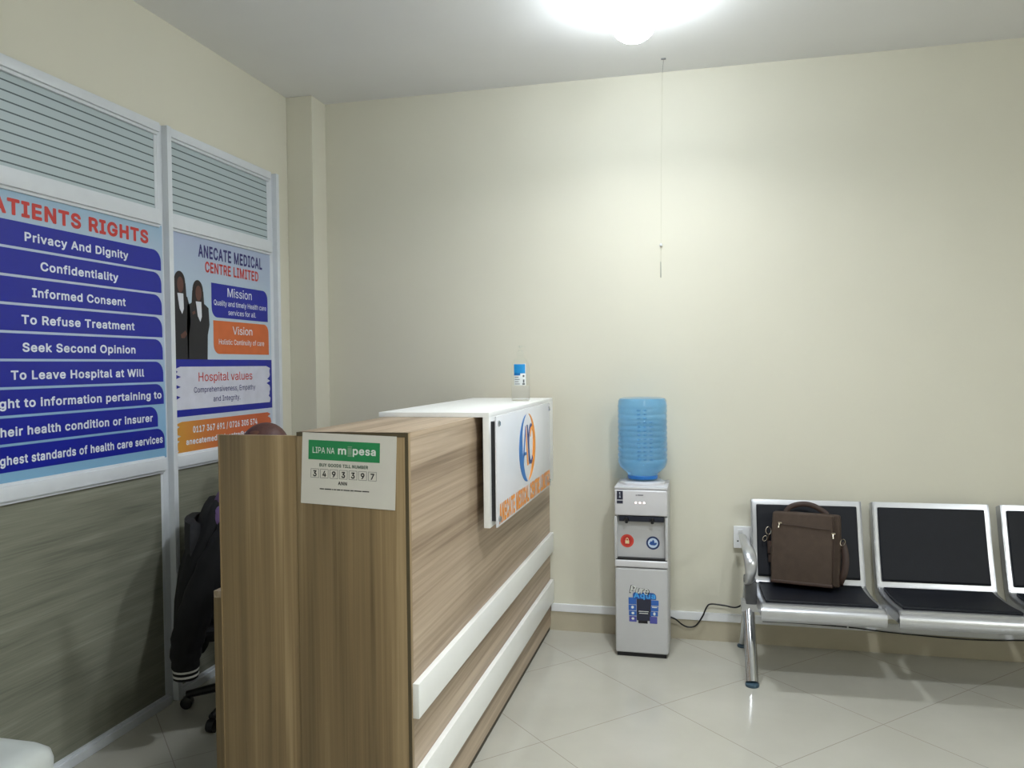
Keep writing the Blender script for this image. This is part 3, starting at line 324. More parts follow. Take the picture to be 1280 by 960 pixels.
GLYPHS_BLACK = {
" ":[254,[]],
"A":[546,[[47,-36,118,-36,140,-29,151,-15,195,106,349,106,395,-15,405,-28,419,-35,503,-35,518,-29,529,-15,532,-1,530,13,344,517,335,533,321,543,230,545,213,538,201,524,14,6,14,-8,20,-22,34,-33],[244,235,241,237,242,244,272,332,304,237]]],
"C":[576,[[300,-43,345,-39,387,-28,422,-13,457,10,490,41,513,75,530,111,542,160,534,182,514,195,429,194,412,181,389,132,369,111,338,95,296,90,268,94,233,110,212,128,191,160,177,202,172,251,178,307,191,349,209,377,240,403,268,415,296,419,338,414,366,400,389,377,411,328,422,317,436,312,513,313,530,321,540,335,541,356,529,398,514,433,489,468,461,496,422,522,387,537,303,552,233,544,219,539,163,514,110,468,72,412,47,342,37,251,47,167,72,97,108,41,170,-9,226,-33]]],
"D":[568,[[91,-36,253,-36,337,-25,400,-1,449,37,461,48,498,103,524,181,531,258,523,335,499,405,463,459,402,510,337,535,260,545,92,545,72,538,60,524,57,510,57,-1,64,-22,78,-33],[197,93,194,97,194,412,197,416,253,416,302,410,331,398,357,377,380,342,391,307,396,258,392,209,380,167,358,133,329,111,295,98,246,93]]],
"E":[485,[[91,-36,407,-36,428,-30,441,-15,444,-1,444,62,435,80,421,90,407,93,204,93,197,93,194,97,194,188,197,192,393,193,412,202,421,215,424,230,423,293,414,310,400,320,204,322,197,323,194,328,194,412,197,416,407,416,430,426,441,447,441,510,435,528,421,541,407,545,92,545,72,538,60,524,57,510,57,-1,64,-22,78,-33]]],
"G":[586,[[301,-43,366,-35,422,-15,480,27,517,76,539,132,547,195,547,251,546,265,538,279,527,288,513,292,303,290,289,280,281,265,280,195,285,181,296,169,310,163,401,163,404,160,396,139,381,118,359,102,331,92,303,89,268,94,240,105,212,128,191,160,179,195,173,258,178,307,191,349,209,377,233,399,268,416,296,419,338,413,366,398,391,370,412,328,422,318,436,313,513,314,534,326,542,342,542,356,533,391,514,433,489,468,460,496,422,522,387,537,345,548,296,552,226,543,170,518,109,468,72,412,46,342,37,251,46,167,71,97,109,41,170,-9,226,-33]]],
"H":[583,[[91,-36,162,-36,179,-29,191,-15,194,-1,194,188,197,196,386,196,389,188,389,-1,393,-17,404,-29,421,-36,498,-35,519,-22,526,-1,526,510,523,524,512,537,491,545,421,545,404,538,393,526,389,510,389,328,379,325,197,325,194,328,194,510,186,531,169,543,155,545,85,544,65,531,57,510,57,-1,64,-22,78,-33]]],
"I":[366,[[62,-36,301,-36,322,-30,335,-15,338,-1,338,55,332,76,322,87,308,92,259,93,252,97,252,412,259,416,308,417,322,422,333,433,338,447,337,517,329,532,315,542,301,545,63,545,43,538,31,524,28,510,28,454,35,430,56,417,105,416,115,412,115,97,112,94,63,93,49,90,35,79,28,62,28,-1,31,-15,42,-29]]],
"L":[459,[[91,-36,400,-35,421,-23,429,-8,430,62,421,80,407,90,393,93,204,93,197,93,194,97,194,510,191,524,183,534,162,545,85,544,65,531,57,510,57,-1,64,-22,78,-33]]],
"M":[694,[[91,-36,162,-35,177,-29,188,-15,191,-1,191,195,192,202,197,208,290,-22,302,-32,316,-36,379,-36,393,-31,408,-15,498,216,501,202,501,-1,505,-17,516,-29,533,-36,603,-36,617,-32,630,-22,637,-1,637,510,634,524,624,536,603,545,505,545,491,540,481,531,351,200,344,198,213,531,197,543,183,545,92,545,78,542,65,531,57,510,57,-1,64,-22,78,-33]]],
"N":[589,[[91,-36,162,-36,179,-29,191,-15,194,-1,194,272,197,283,393,-24,414,-36,498,-36,512,-32,525,-22,532,-1,532,510,529,524,517,538,498,545,428,545,411,538,399,524,396,510,396,230,393,223,202,524,190,538,169,545,92,545,78,542,65,531,57,510,57,-1,64,-22,78,-33]]],
"P":[511,[[91,-36,162,-36,179,-29,190,-16,194,-1,194,146,197,150,267,150,323,155,379,174,426,209,456,251,471,293,478,342,472,398,455,447,429,482,379,520,330,538,267,545,92,545,72,538,60,524,57,510,57,-1,64,-22,78,-33],[197,278,194,286,194,412,197,416,288,414,309,408,324,398,334,384,339,370,341,349,338,321,323,296,309,287,288,281]]],
"R":[515,[[91,-36,162,-36,179,-29,190,-16,194,-1,194,153,197,162,253,162,260,158,353,-15,365,-29,386,-36,463,-36,482,-29,494,-15,497,-1,494,13,398,195,427,216,449,246,470,293,478,349,473,405,456,447,428,487,379,522,330,539,267,545,92,545,72,538,60,524,57,510,57,-1,64,-22,78,-33],[197,291,194,300,194,412,197,416,295,413,316,406,330,394,338,377,341,349,336,321,326,307,316,300,295,294]]],
"S":[513,[[256,-45,322,-38,371,-22,413,4,448,43,467,81,477,137,473,179,460,214,413,267,357,298,220,340,189,361,185,382,197,403,217,416,252,422,287,418,315,405,329,389,343,354,364,342,441,343,461,354,469,368,470,382,459,431,441,467,406,504,357,533,315,546,259,552,203,546,154,530,112,504,82,473,55,417,49,368,58,319,64,305,94,263,140,231,203,206,315,170,339,151,342,137,338,123,322,103,308,95,287,89,259,85,210,94,194,102,177,123,166,158,147,171,63,172,42,159,35,137,46,81,68,39,100,4,154,-27,196,-39]]],
"T":[515,[[224,-36,295,-36,311,-29,323,-15,326,-1,326,412,330,416,456,417,475,426,486,447,486,510,478,531,463,542,449,545,64,545,44,538,32,524,29,510,29,447,34,433,43,423,64,416,183,416,190,412,190,-1,197,-22,211,-33]]],
"a":[455,[[192,-45,258,-33,279,-22,293,-32,307,-36,377,-35,397,-24,405,-10,406,249,401,298,385,340,363,370,335,392,279,414,223,420,160,411,121,396,90,375,64,347,39,298,41,277,51,263,62,257,113,242,120,235,97,226,69,208,45,179,32,144,27,109,34,60,51,25,83,-9,118,-30,153,-41],[174,88,166,95,162,109,167,116,181,125,265,140,272,137,263,109,244,92,223,84,202,82],[160,248,174,271,195,287,230,294,258,287,268,277,269,270,263,263]]],
"e":[470,[[245,-44,290,-40,328,-30,367,-9,395,16,418,47,433,82,434,96,428,110,416,122,402,128,385,131,416,135,431,145,439,159,440,194,436,250,425,292,404,334,381,362,346,391,311,408,234,420,178,412,136,393,87,353,53,299,37,250,31,187,38,124,54,75,87,23,136,-17,185,-37],[213,88,199,95,185,108,175,124,175,131,178,133,314,131,290,98,276,89,241,83],[178,257,185,270,199,283,213,290,234,293,255,292,272,285,292,264,290,257]]],
"q":[490,[[342,-179,416,-177,430,-168,440,-151,440,388,430,404,409,415,339,414,311,399,297,407,269,416,234,420,171,412,129,393,90,360,57,311,36,248,31,185,38,122,57,66,83,24,129,-17,171,-36,227,-44,269,-40,304,-27,308,-32,309,-151,323,-172],[220,85,199,96,188,108,176,129,168,157,165,192,168,220,175,248,194,276,213,289,241,293,262,289,276,281,288,269,300,248,307,220,309,192,306,157,297,126,288,108,276,96,255,86]]],
"r":[325,[[84,-36,155,-35,169,-28,180,-15,183,-1,185,251,190,265,211,284,239,290,281,286,295,292,305,300,312,321,311,391,302,408,288,418,239,420,204,415,176,403,148,415,85,415,64,408,52,391,50,-1,57,-22,71,-33]]],
"u":[476,[[215,-41,267,-34,295,-20,302,-22,323,-35,393,-36,414,-27,424,-13,426,1,426,379,419,400,400,413,323,415,307,407,296,393,293,379,291,134,283,113,274,102,260,92,239,87,208,92,197,100,186,120,183,148,183,379,176,400,169,407,155,414,85,415,64,408,53,393,50,379,50,141,55,85,67,50,94,8,127,-18,169,-36]]]}
def glyph_set(bold): return GLYPHS_BLACK if bold >= 1 else GLYPHS_BOLD if bold > 0 else GLYPHS
def text_mesh(s, bold=0.0, shear=0.0):
    """bold: 0 or below regular outlines; above 0 the bold ones; 1 the heaviest"""
    cu = bpy.data.curves.new('lettering', 'CURVE'); cu.dimensions = '2D'; cu.fill_mode = 'BOTH'
    x = 0.0
    for ch in s:
        adv, cs = glyph_set(bold)[ch]
        for c in cs:
            k = len(c)//2
            sp = cu.splines.new('POLY'); sp.points.add(k-1); sp.use_cyclic_u = True
            for i in range(k): sp.points[i].co = ((x+c[2*i]+shear*c[2*i+1])/1000, c[2*i+1]/1000, 0, 1)
        x += adv
    o = bpy.data.objects.new('lettering', cu); COL.objects.link(o)
    bpy.context.view_layer.update()
    dg = bpy.context.evaluated_depsgraph_get()
    me = bpy.data.meshes.new_from_object(o.evaluated_get(dg))
    bpy.data.objects.remove(o); bpy.data.curves.remove(cu)
    me.materials.clear()
    return me
def bounds(me):
    xs = [v.co.x for v in me.vertices]; ys = [v.co.y for v in me.vertices]
    return min(xs), max(xs), min(ys), max(ys)
def lettering(s, o, u, v, n, a0, a1, b0, cap, mt, parent, bold=0.0, tail=None, lift=0.0012, shear=0.0, name='lettering', tilt=0.0):
    """string s between a0..a1 along u, baseline b0 along v, capital height cap; one mesh per word. tail: a0 is where this suffix begins"""
    def ext(t):
        m_ = text_mesh(t, bold, shear); q = bounds(m_); bpy.data.meshes.remove(m_); return q
    x0, x1, _, _ = ext(s)
    ch = ext('H')[3]
    if tail:
        t0, t1, _, _ = ext(tail)
        sx = (a1-a0)/(t1-t0); st = a1-(x1-x0)*sx
    else:
        sx = (a1-a0)/(x1-x0); st = a0
    sy = cap/ch
    O, U, V, N = map(Vector, (o, u, v, n))
    glyphs = glyph_set(bold)
    pen = 0.0; last = None
    for word in s.split(' '):
        me = text_mesh(word, bold, shear)
        for q in me.vertices:
            a = st+(q.co.x+pen-x0)*sx
            q.co = O+U*a+V*(b0+q.co.y*sy+tilt*(a-st))+N*lift
        last = put(name, me, mt, parent)
        pen += sum(glyphs[c][0] for c in word+' ')/1000
    return last
def rrect(a0, a1, b0, b1, r=(0, 0, 0, 0), k=6):
    """rounded rectangle; radii for corners BL, BR, TR, TL"""
    P = []
    for (cx, cy, sx, sy, st, q) in ((a0, b0, 1, 1, 180, r[0]), (a1, b0, -1, 1, 270, r[1]), (a1, b1, -1, -1, 0, r[2]), (a0, b1, 1, -1, 90, r[3])):
        if q <= 0: P.append((cx, cy)); continue
        for i in range(k+1):
            t = R(st+90*i/k); P.append((cx+sx*q+q*math.cos(t), cy+sy*q+q*math.sin(t)))
    return P
def ellipse(cx, cy, rx, ry, k=28, a0=0, a1=360):
    return [(cx+rx*math.cos(R(a0+(a1-a0)*i/k)), cy+ry*math.sin(R(a0+(a1-a0)*i/k))) for i in range(k)]
def smooth_path(pts, n=6):
    P = [Vector(p) for p in pts]; out = []
    for i in range(len(P)-1):
        p0 = P[max(i-1, 0)]; p1 = P[i]; p2 = P[i+1]; p3 = P[min(i+2, len(P)-1)]
        for k in range(n):
            t = k/n
            out.append(0.5*((2*p1)+(p2-p0)*t+(2*p0-5*p1+4*p2-p3)*t*t+(3*p1-p0-3*p2+p3)*t**3))
    out.append(P[-1]); return out

# ------------------------------------------------------------------ palette
m_wall = mat('cream_paint', (216, 213, 198), rough=0.62, noise=0.012, scale=3, bump=0.05, bscale=90)
m_ceil = mat('white_ceiling_paint', (236, 236, 236), rough=0.8, noise=0.01, scale=3)
m_alu = mat('white_coated_aluminium', (214, 219, 226), rough=0.35, noise=0.02)
m_skirt = mat('beige_tile_skirting', (186, 178, 158), rough=0.25, noise=0.04, scale=8)
m_pvc = mat('white_pvc', (232, 234, 238), rough=0.4, noise=0.01)
m_white_board = mat('white_laminate', (243, 244, 243), rough=0.3, noise=0.01)
w_v = wood('brown_laminate_upright_grain_shaded', 'z', [(98, 80, 54), (126, 106, 76), (141, 119, 86), (166, 143, 108)], across=11, along=0.4)  # same laminate as the level grain, end-face shade put into darker stops
w_h = wood('brown_laminate_level_grain', 'y', [(124, 104, 84), (160, 140, 118), (182, 162, 140), (198, 180, 158)], across=8, along=0.3, warp=0.5, fine=0.45)
w_side = wood('grey_laminate', 'y', [(106, 107, 95), (122, 123, 110), (132, 133, 119), (146, 147, 133)], across=20.0, along=1.3, warp=0.45, rough=0.5, fine=0.45)
m_chrome = mat('chrome', (205, 208, 214), rough=0.12, metal=1.0, noise=0.01)
m_steel = mat('silver_painted_steel', (196, 198, 204), rough=0.3, metal=0.75, noise=0.02)
m_leather = mat('black_leatherette', (18, 21, 30), rough=0.5, spec=0.3, noise=0.08, bump=0.12, bscale=220)
m_black = mat('black_plastic', (22, 22, 26), rough=0.4)
m_dark = mat('dark_edge', (70, 62, 50), rough=0.6)
m_paper = mat('white_paper', (216, 212, 204), rough=0.7, noise=0.015)
m_acry = mat('clear_acrylic_edge', (150, 158, 164), rough=0.15, noise=0.02)

# floor tiles
def floor_material():
    mt = bpy.data.materials.new('polished_cream_tiles'); mt.use_nodes = True
    nt = mt.node_tree; b = nt.nodes['Principled BSDF']; L = nt.links.new
    tc = nt.nodes.new('ShaderNodeTexCoord'); sp = nt.nodes.new('ShaderNodeSeparateXYZ'); L(tc.outputs['Object'], sp.inputs[0])
    def mth(op, a, bb, c=None):
        n = nt.nodes.new('ShaderNodeMath'); n.operation = op
        for i, v in enumerate((a, bb, c)):
            if v is None: continue
            if isinstance(v, (int, float)): n.inputs[i].default_value = v
            else: L(v, n.inputs[i])
        return n.outputs[0]
    S = 0.898
    def line(e, off):
        q = mth('DIVIDE', mth('SUBTRACT', e, off), S)
        fr = mth('FRACT', q, 0.0)
        d = mth('ABSOLUTE', mth('SUBTRACT', mth('FRACT', mth('ADD', fr, 0.5), 0.0), 0.5), 0.0)
        return mth('LESS_THAN', d, 0.0028), mth('FLOOR', q, 0.0)
    l1, f1 = line(mth('ADD', sp.outputs[0], sp.outputs[1]), 3.312)
    l2, f2 = line(mth('SUBTRACT', sp.outputs[1], sp.outputs[0]), 3.675)
    g = mth('MAXIMUM', l1, l2)
    n = nt.nodes.new('ShaderNodeTexNoise'); n.inputs['Scale'].default_value = 2.2; n.inputs['Detail'].default_value = 5
    L(tc.outputs['Object'], n.inputs['Vector'])
    rp = nt.nodes.new('ShaderNodeValToRGB'); rp.color_ramp.elements[0].position = 0.35; rp.color_ramp.elements[1].position = 0.7
    rp.color_ramp.elements[0].color = lin((182, 180, 170))+(1,); rp.color_ramp.elements[1].color = lin((192, 190, 181))+(1,)
    L(n.outputs['Fac'], rp.inputs['Fac'])
    mx = nt.nodes.new('ShaderNodeMix'); mx.data_type = 'RGBA'
    L(g, mx.inputs[0]); L(rp.outputs['Color'], mx.inputs[6]); mx.inputs[7].default_value = lin((156, 151, 141))+(1,)
    L(mx.outputs[2], b.inputs['Base Color'])
    b.inputs['Roughness'].default_value = 0.16; b.inputs['Specular IOR Level'].default_value = 0.6
    return mt

# ================================================================== the room
struct('floor', MB().box(XL-0.1, XR+0.1, YF-0.1, YB+0.1, -0.1, 0.0), floor_material())
struct('ceiling', MB().box(XL-0.1, XR+0.1, YF-0.1, YB+0.1, ZC, ZC+0.1), m_ceil)
struct('wall_back', MB().box(XL-0.1, XR+0.1, YB, YB+0.1, 0, ZC), m_wall)
struct('wall_right', MB().box(XR, XR+0.1, YF-0.1, YB, 0, ZC), m_wall)
struct('wall_front', MB().box(XL-0.1, XR, YF-0.1, YF, 0, ZC), m_wall)
ZP = 2.58            # top of the aluminium partition let into the left wall
YP0, YP1 = 0.45, 4.03
struct('wall_left', MB().box(XL-0.1, XL, YF, YB, ZP, ZC).box(XL-0.1, XL, YP1, YB, 0, ZP).box(XL-0.1, XL, YF, YP0, 0, ZP).box(XL-0.1, XL-0.06, YP0, YP1, 0, ZP), m_wall)
struct('wall_pillar', MB().box(XL, -2.187, 4.20, YB, 0, ZC, 0.004), m_wall)
sk = MB()
sk.box(-2.187, XR, YB-0.009, YB, 0, 0.108)
struct('baseboard_back', sk, m_skirt)
struct('baseboard_right', MB().box(XR-0.009, XR, YF, YB-0.009, 0, 0.108), m_skirt)
struct('baseboard_front', MB().box(XL, XR-0.009, YF, YF+0.009, 0, 0.108), m_skirt)
struct('trim_1', MB().box(-0.84, XR-0.01, YB-0.016, YB, 0.1085, 0.152, 0.003), m_pvc)   # cable trunking over the skirting

# frosted pane with thin clear lines
def frosted_material():
    mt = bpy.data.materials.new('frosted_glass_with_clear_lines'); mt.use_nodes = True
    nt = mt.node_tree; b = nt.nodes['Principled BSDF']; L = nt.links.new
    tc = nt.nodes.new('ShaderNodeTexCoord'); sp = nt.nodes.new('ShaderNodeSeparateXYZ'); L(tc.outputs['Object'], sp.inputs[0])
    a = nt.nodes.new('ShaderNodeMath'); a.operation = 'DIVIDE'; a.inputs[1].default_value = 0.0352; L(sp.outputs[2], a.inputs[0])
    fr = nt.nodes.new('ShaderNodeMath'); fr.operation = 'FRACT'; L(a.outputs[0], fr.inputs[0])
    lt = nt.nodes.new('ShaderNodeMath'); lt.operation = 'LESS_THAN'; lt.inputs[1].default_value = 0.15; L(fr.outputs[0], lt.inputs[0])
    mx = nt.nodes.new('ShaderNodeMix'); mx.data_type = 'RGBA'; L(lt.outputs[0], mx.inputs[0])
    mx.inputs[6].default_value = lin((176, 190, 196))+(1,); mx.inputs[7].default_value = lin((72, 86, 92))+(1,)
    L(mx.outputs[2], b.inputs['Base Color']); b.inputs['Roughness'].default_value = 0.35
    return mt
m_frost = frosted_material()
m_glass = mat('blue_tinted_glass', (150, 176, 200), rough=0.08, noise=0.02)

bays = [(0.51, 1.93), (1.995, 3.042), (3.108, 3.965)]     # clear opening between uprights
for i, (y0, y1) in enumerate(bays):
    e = bpy.data.objects.new('window_%d' % (i+1), None); COL.objects.link(e); e.location = (XL, (y0+y1)/2, 0); e['kind'] = 'structure'
    lo, hi = y0-0.0325, y1+0.0325
    if i == 0: lo = YP0
    if i == 2: hi = YP1
    fr = MB()                       # rails, with a stepped profile
    for (z0, z1) in ((2.54, ZP), (2.135, 2.192), (1.05, 1.102), (0.0, 0.035)):
        fr.box(XL-0.03, -2.316, y0, y1, z0, z1, 0.003)
        fr.box(XL-0.03, -2.326, y0, y1, z0-0.012 if z0 > 0.1 else 0.03, z1+0.010 if z1 < 2.5 else z1-0.003, 0.002)
    obj('rail', fr, m_alu, e)
    for (a, b) in ((y1, hi if i == 2 else y1+0.066),) + (((lo, y0),) if i == 0 else ()):
        u = MB(); u.box(XL-0.03, -2.3355, a, b, 0.0, ZP, 0.001)
        u.box(XL-0.03, -2.306, b-0.032, b-0.002, 0.0, ZP, 0.003)
        obj('upright', u, m_alu, e)
    bd = MB()
    for z0, z1 in ((2.192, 2.54), (1.102, 2.135), (0.035, 1.05)):
        for (a, b) in ((y0, y0+0.016), (y1-0.016, y1)):
            bd.box(XL-0.03, -2.3365, a, b, z0, z1, 0.0005)
    obj('glazing_bead', bd, m_alu, e)
    obj('frosted_pane', MB().box(XL-0.015, -2.339, y0+0.005, y1-0.005, 2.18, 2.545), m_frost, e)
    obj('clear_pane', MB().box(XL-0.015, -2.340, y0+0.005, y1-0.005, 1.095, 2.145), m_glass, e)
    obj('lower_panel', MB().box(XL-0.015, -2.338, y0+0.005, y1-0.005, 0.03, 1.055), w_side, e)

# ================================================================== ceiling lamps
m_lampbody = mat('white_lamp_rim', (235, 235, 235), rough=0.4)
m_lamp = mat('lit_diffuser', (255, 255, 255), rough=0.5, noise=0.0, emit=(240, 249, 255), es=GLOW)
names = ['glowing white globe lamp on the ceiling just in front of the back wall', 'added white globe fill lamp on the ceiling beside the near end of the counter, out of view', 'added white globe fill lamp on the ceiling farthest right, out of view']
for (x, y, W, tint, spread), lab in zip(LAMPS, names):
    t = thing('ceiling_lamp', (x, y, ZC), lab, 'lamp', 'globe ceiling lamps')
    obj('rim', MB().lathe([(0.060, -0.030), (0.075, -0.026), (0.078, -0.006), (0.078, 0.0)], (x, y, ZC)), m_lampbody, t)
    obj('diffuser', MB().lathe([(0.098*math.sin(R(a)), -0.112-0.092*math.cos(R(a))) for a in (4, 15, 30, 45, 60, 75, 90, 105, 120, 135, 146)], (x, y, ZC)), m_lamp, t)
    ld = bpy.data.lights.new('lamp_light', 'AREA'); ld.shape = 'DISK'; ld.size = 0.17; ld.energy = W; ld.color = tint; ld.spread = R(spread)
    lo = bpy.data.objects.new('lamp_light', ld); COL.objects.link(lo); lo.parent = t; lo.location = (0, 0, -0.210)

# ================================================================== reception counter
XF, YN, ZT = -0.843, 2.18, 1.303     # front face, near end, height of the high top
ct = thing('reception_counter', (-1.02, YN, 0), 'tall brown wood-grain reception counter with white bands and a white raised shelf', 'counter')
YE = YB-0.012
obj('end_panel', MB().box(-1.204, XF, YN, YN+0.018, 0.012, ZT-0.0005, 0.001), w_v, ct)
obj('side_panel', MB().box(-1.472, -1.205, YN+0.003, YN+0.021, 0.0, 1.291, 0.001), w_v, ct)['label'] = 'lower wing panel on the staff side'
obj('edge_strip', MB().box(-1.476, -1.4721, YN+0.001, YN+0.022, 0.0, 1.292, 0.0008), w_v, ct)
m_edge = mat('dark_olive_edge_band', (84, 74, 54), rough=0.5)
obj('edge_strip', MB().box(XF-0.0102, XF-0.0002, YN-0.0008, YN+0.0185, 0.012, ZT-0.0005), m_edge, ct)
obj('edge_strip', MB().box(-1.204, XF-0.0102, YN-0.0008, YN+0.018, ZT-0.0125, ZT-0.0005), m_edge, ct)
obj('front_panel', MB().box(XF-0.018, XF-0.0005, YN+0.018, YE, 0.028, ZT-0.018), w_h, ct)
obj('counter_top', MB().box(-1.204, XF, YN+0.018, YE, ZT-0.018, ZT, 0.001), w_h, ct)
obj('back_panel', MB().box(-1.204, -1.188, YN+0.018, YE, 0.79, ZT-0.018), w_h, ct)
obj('plinth', MB().box(-1.19, XF-0.006, YN+0.02, YE, 0.0, 0.028), m_dark, ct)
for z0, z1 in ((0.452, 0.556), (0.170, 0.290)):
    obj('white_band', MB().box(XF, XF+0.02, YN+0.008, YE, z0, z1, 0.0012), m_white_board, ct)
obj('desk_top', MB().box(-1.522, -1.188, YN+0.03, YE, 0.768, 0.79, 0.002), w_h, ct)
obj('desk_end_panel', MB().box(-1.522, -1.22, YN+0.03, YN+0.046, 0.0, 0.768, 0.001), w_v, ct)
sh = obj('raised_shelf', MB().box(-1.228, -0.784, 2.865, 4.16, ZT+0.0005, ZT+0.0185, 0.0008).box(-0.808, -0.784, 2.865, 4.16, 0.884, ZT+0.0005, 0.0008), m_white_board, ct)
sh['label'] = 'white raised shelf folded down over the front'
for y_ in (3.10, 3.90):
    obj('shelf_spacer', MB().box(XF, -0.809, y_, y_+0.03, 0.95, 1.25), m_dark, ct)

# sign plate on stand-offs
XS = -0.757
sg = thing('acrylic_sign', (XS, 3.4, 0.886), 'white acrylic sign with oval emblem and orange lettering fixed on the counter front', 'sign')
Y0s, Y1s, Z0s, Z1s = 2.872, 3.935, 0.886, 1.306
obj('plate', MB().box(XS-0.006, XS, Y0s, Y1s, Z0s, Z1s, 0.001), mat('white_acrylic', (226, 228, 236), rough=0.22, noise=0.01), sg)
obj('gap_shade', MB().box(-0.7838, XS-0.0062, Y0s+0.02, Y1s-0.02, Z0s+0.02, Z1s-0.02), mat('dark_grey_gap_shade', (52, 54, 60), rough=0.4), sg)  # dark box standing in for the shade in the gap behind the plate
for yy in (Y0s+0.03, Y1s-0.03):
    for zz in (Z0s+0.028, Z1s-0.028):
        so = MB().lathe([(0.009, 0), (0.009, 0.021)], (-0.784, yy, zz), 16, (1, 0, 0)).lathe([(0.012, 0), (0.012, 0.004), (0.009, 0.007)], (XS+0.0002, yy, zz), 16, (1, 0, 0))
        obj('standoff_bolt', so, m_chrome, sg)
PX = dict(o=(XS, 0, 0), u=(0, 1, 0), v=(0, 0, 1), n=(1, 0, 0))
m_or = mat('orange_print', (242, 150, 24), rough=0.4); m_bl = mat('blue_print', (34, 112, 190), rough=0.4); m_navy = mat('navy_print', (44, 60, 120), rough=0.4)
lettering('ANECATE MEDICAL CENTRE LIMITED', **PX, a0=2.900, a1=3.918, b0=0.898, cap=0.072, mt=m_or, parent=sg, bold=1)
def crescent(cy, cz, ry, rz, a0, a1, wmax, k=26, skew=0.0):
    out, inn = [], []
    for i in range(k+1):
        t = i/k; a = R(a0+(a1-a0)*t)
        wd = wmax*(0.10+0.9*math.sin(math.pi*min(1, t**1.3))**0.9) if 0 < t < 1 else 0.0004
        wd = max(wd, 0.0006)
        out.append((cy+ry*math.cos(a), cz+rz*math.sin(a)))
        inn.append((cy+(ry-wd*1.1)*math.cos(a), cz+(rz-wd*0.7)*math.sin(a)))
    return out+inn[::-1]
EC, EZ = 3.41, 1.135
obj('emblem_blue_arc', MB().prism(crescent(EC, EZ, 0.165, 0.150, 100, 268, 0.062), **PX, t=0.0012), m_bl, sg, None)
obj('emblem_orange_arc', MB().prism(crescent(EC, EZ, 0.165, 0.150, 80, -84, 0.050), **PX, t=0.0012), m_or, sg, None)
A_l = MB().prism([(3.305, 1.055), (3.325, 1.055), (3.378, 1.225), (3.366, 1.235)], **PX, t=0.0015).prism([(3.325, 1.105), (3.385, 1.105), (3.385, 1.118), (3.329, 1.118)], **PX, t=0.0015)
obj('emblem_letter', A_l, m_bl, sg, None)
obj('emblem_letter', MB().prism([(3.366, 1.235), (3.378, 1.225), (3.425, 1.055), (3.402, 1.055)], **PX, t=0.0017), m_or, sg, None)
obj('emblem_letter', MB().prism([(3.395, 1.235), (3.412, 1.235), (3.458, 1.060), (3.440, 1.055)], **PX, t=0.0019), m_navy, sg, None)
C_ = [(3.478+0.052*math.cos(R(a)), 1.145+0.092*math.sin(R(a))) for a in range(48, 316, 14)]+[(3.478+0.037*math.cos(R(a)), 1.145+0.075*math.sin(R(a))) for a in range(312, 46, -14)]
obj('emblem_letter', MB().prism(C_, **PX, t=0.0016), m_navy, sg, None)
obj('emblem_letter', MB().prism([(3.498+0.048*math.cos(R(a)), 1.135+0.09*math.sin(R(a))) for a in range(-60, 150, 14)]+[(3.498+0.034*math.cos(R(a)), 1.135+0.074*math.sin(R(a))) for a in range(146, -64, -14)], **PX, t=0.0021), m_or, sg, None)

# payment notice on the counter end
nt_ = thing('payment_notice', (-1.03, YN, 1.08), 'white printed payment notice with green banner stuck on the counter end', 'notice')
ca, sa = math.cos(R(-2.0)), math.sin(R(-2.0))
PN = dict(o=(-1.183, YN-0.0005, 1.303), u=(ca, 0, sa), v=(-sa, 0, ca), n=(0, -1, 0))
W_, H_ = 0.305, 0.219
obj('sheet', MB().prism([(0.0, 0), (W_, 0), (W_-0.001, -H_), (-0.002, -H_+0.003)], **PN, t=0.0008), m_paper, nt_, None)
m_green = mat('green_print', (40, 138, 84), rough=0.5); m_ink = mat('black_ink', (38, 36, 36), rough=0.6); m_wink = mat('white_ink', (226, 230, 226), rough=0.5)
m_gink = mat('dark_green_ink', (52, 84, 68), rough=0.6)
obj('banner', MB().prism([(0.021, -0.022), (0.253, -0.022), (0.253, -0.081), (0.021, -0.081)], **PN, t=0.0011), m_green, nt_, None)
lettering('LIPA NA', **PN, a0=0.035, a1=0.107, b0=-0.061, cap=0.018, mt=m_wink, parent=nt_, bold=-0.012)
lettering('m', **PN, a0=0.118, a1=0.145, b0=-0.061, cap=0.0225, mt=m_wink, parent=nt_, bold=0.035)
lettering('pesa', **PN, a0=0.166, a1=0.240, b0=-0.060, cap=0.0225, mt=m_wink, parent=nt_, bold=0.035)
ph = MB()
ph.prism(rrect(0.1495, 0.1635, -0.067, -0.063), **PN, t=0.0014).prism(rrect(0.1495, 0.1635, -0.036, -0.039), **PN, t=0.0014).prism(rrect(0.1495, 0.1625, -0.062, -0.041), **PN, t=0.0013)
obj('phone_mark', ph, mat('pale_green_ink', (120, 160, 130), rough=0.5), nt_, None)
lettering('BUY GOODS TILL NUMBER', **PN, a0=0.058, a1=0.216, b0=-0.101, cap=0.0095, mt=m_gink, parent=nt_, bold=0.01)
for i, dch in enumerate('3493397'):
    a = 0.030+i*0.0312
    bx = MB()
    for (p, q, r_, s_) in ((a, a+0.0262, -0.136, -0.1352), (a, a+0.0262, -0.109, -0.1098), (a, a+0.0008, -0.136, -0.109), (a+0.0254, a+0.0262, -0.136, -0.109)):
        bx.prism([(p, r_), (q, r_), (q, s_), (p, s_)], **PN, t=0.0011)
    bo = obj('digit_box', bx, m_ink, nt_, None)
    lettering(dch, **PN, a0=a+0.0072, a1=a+0.0192, b0=-0.1315, cap=0.0175, mt=m_ink, parent=bo, bold=0.012, name='digit')
lettering('ANN', **PN, a0=0.120, a1=0.149, b0=-0.154, cap=0.0105, mt=m_ink, parent=nt_, bold=0.03)
sm = MB(); q = 0.060
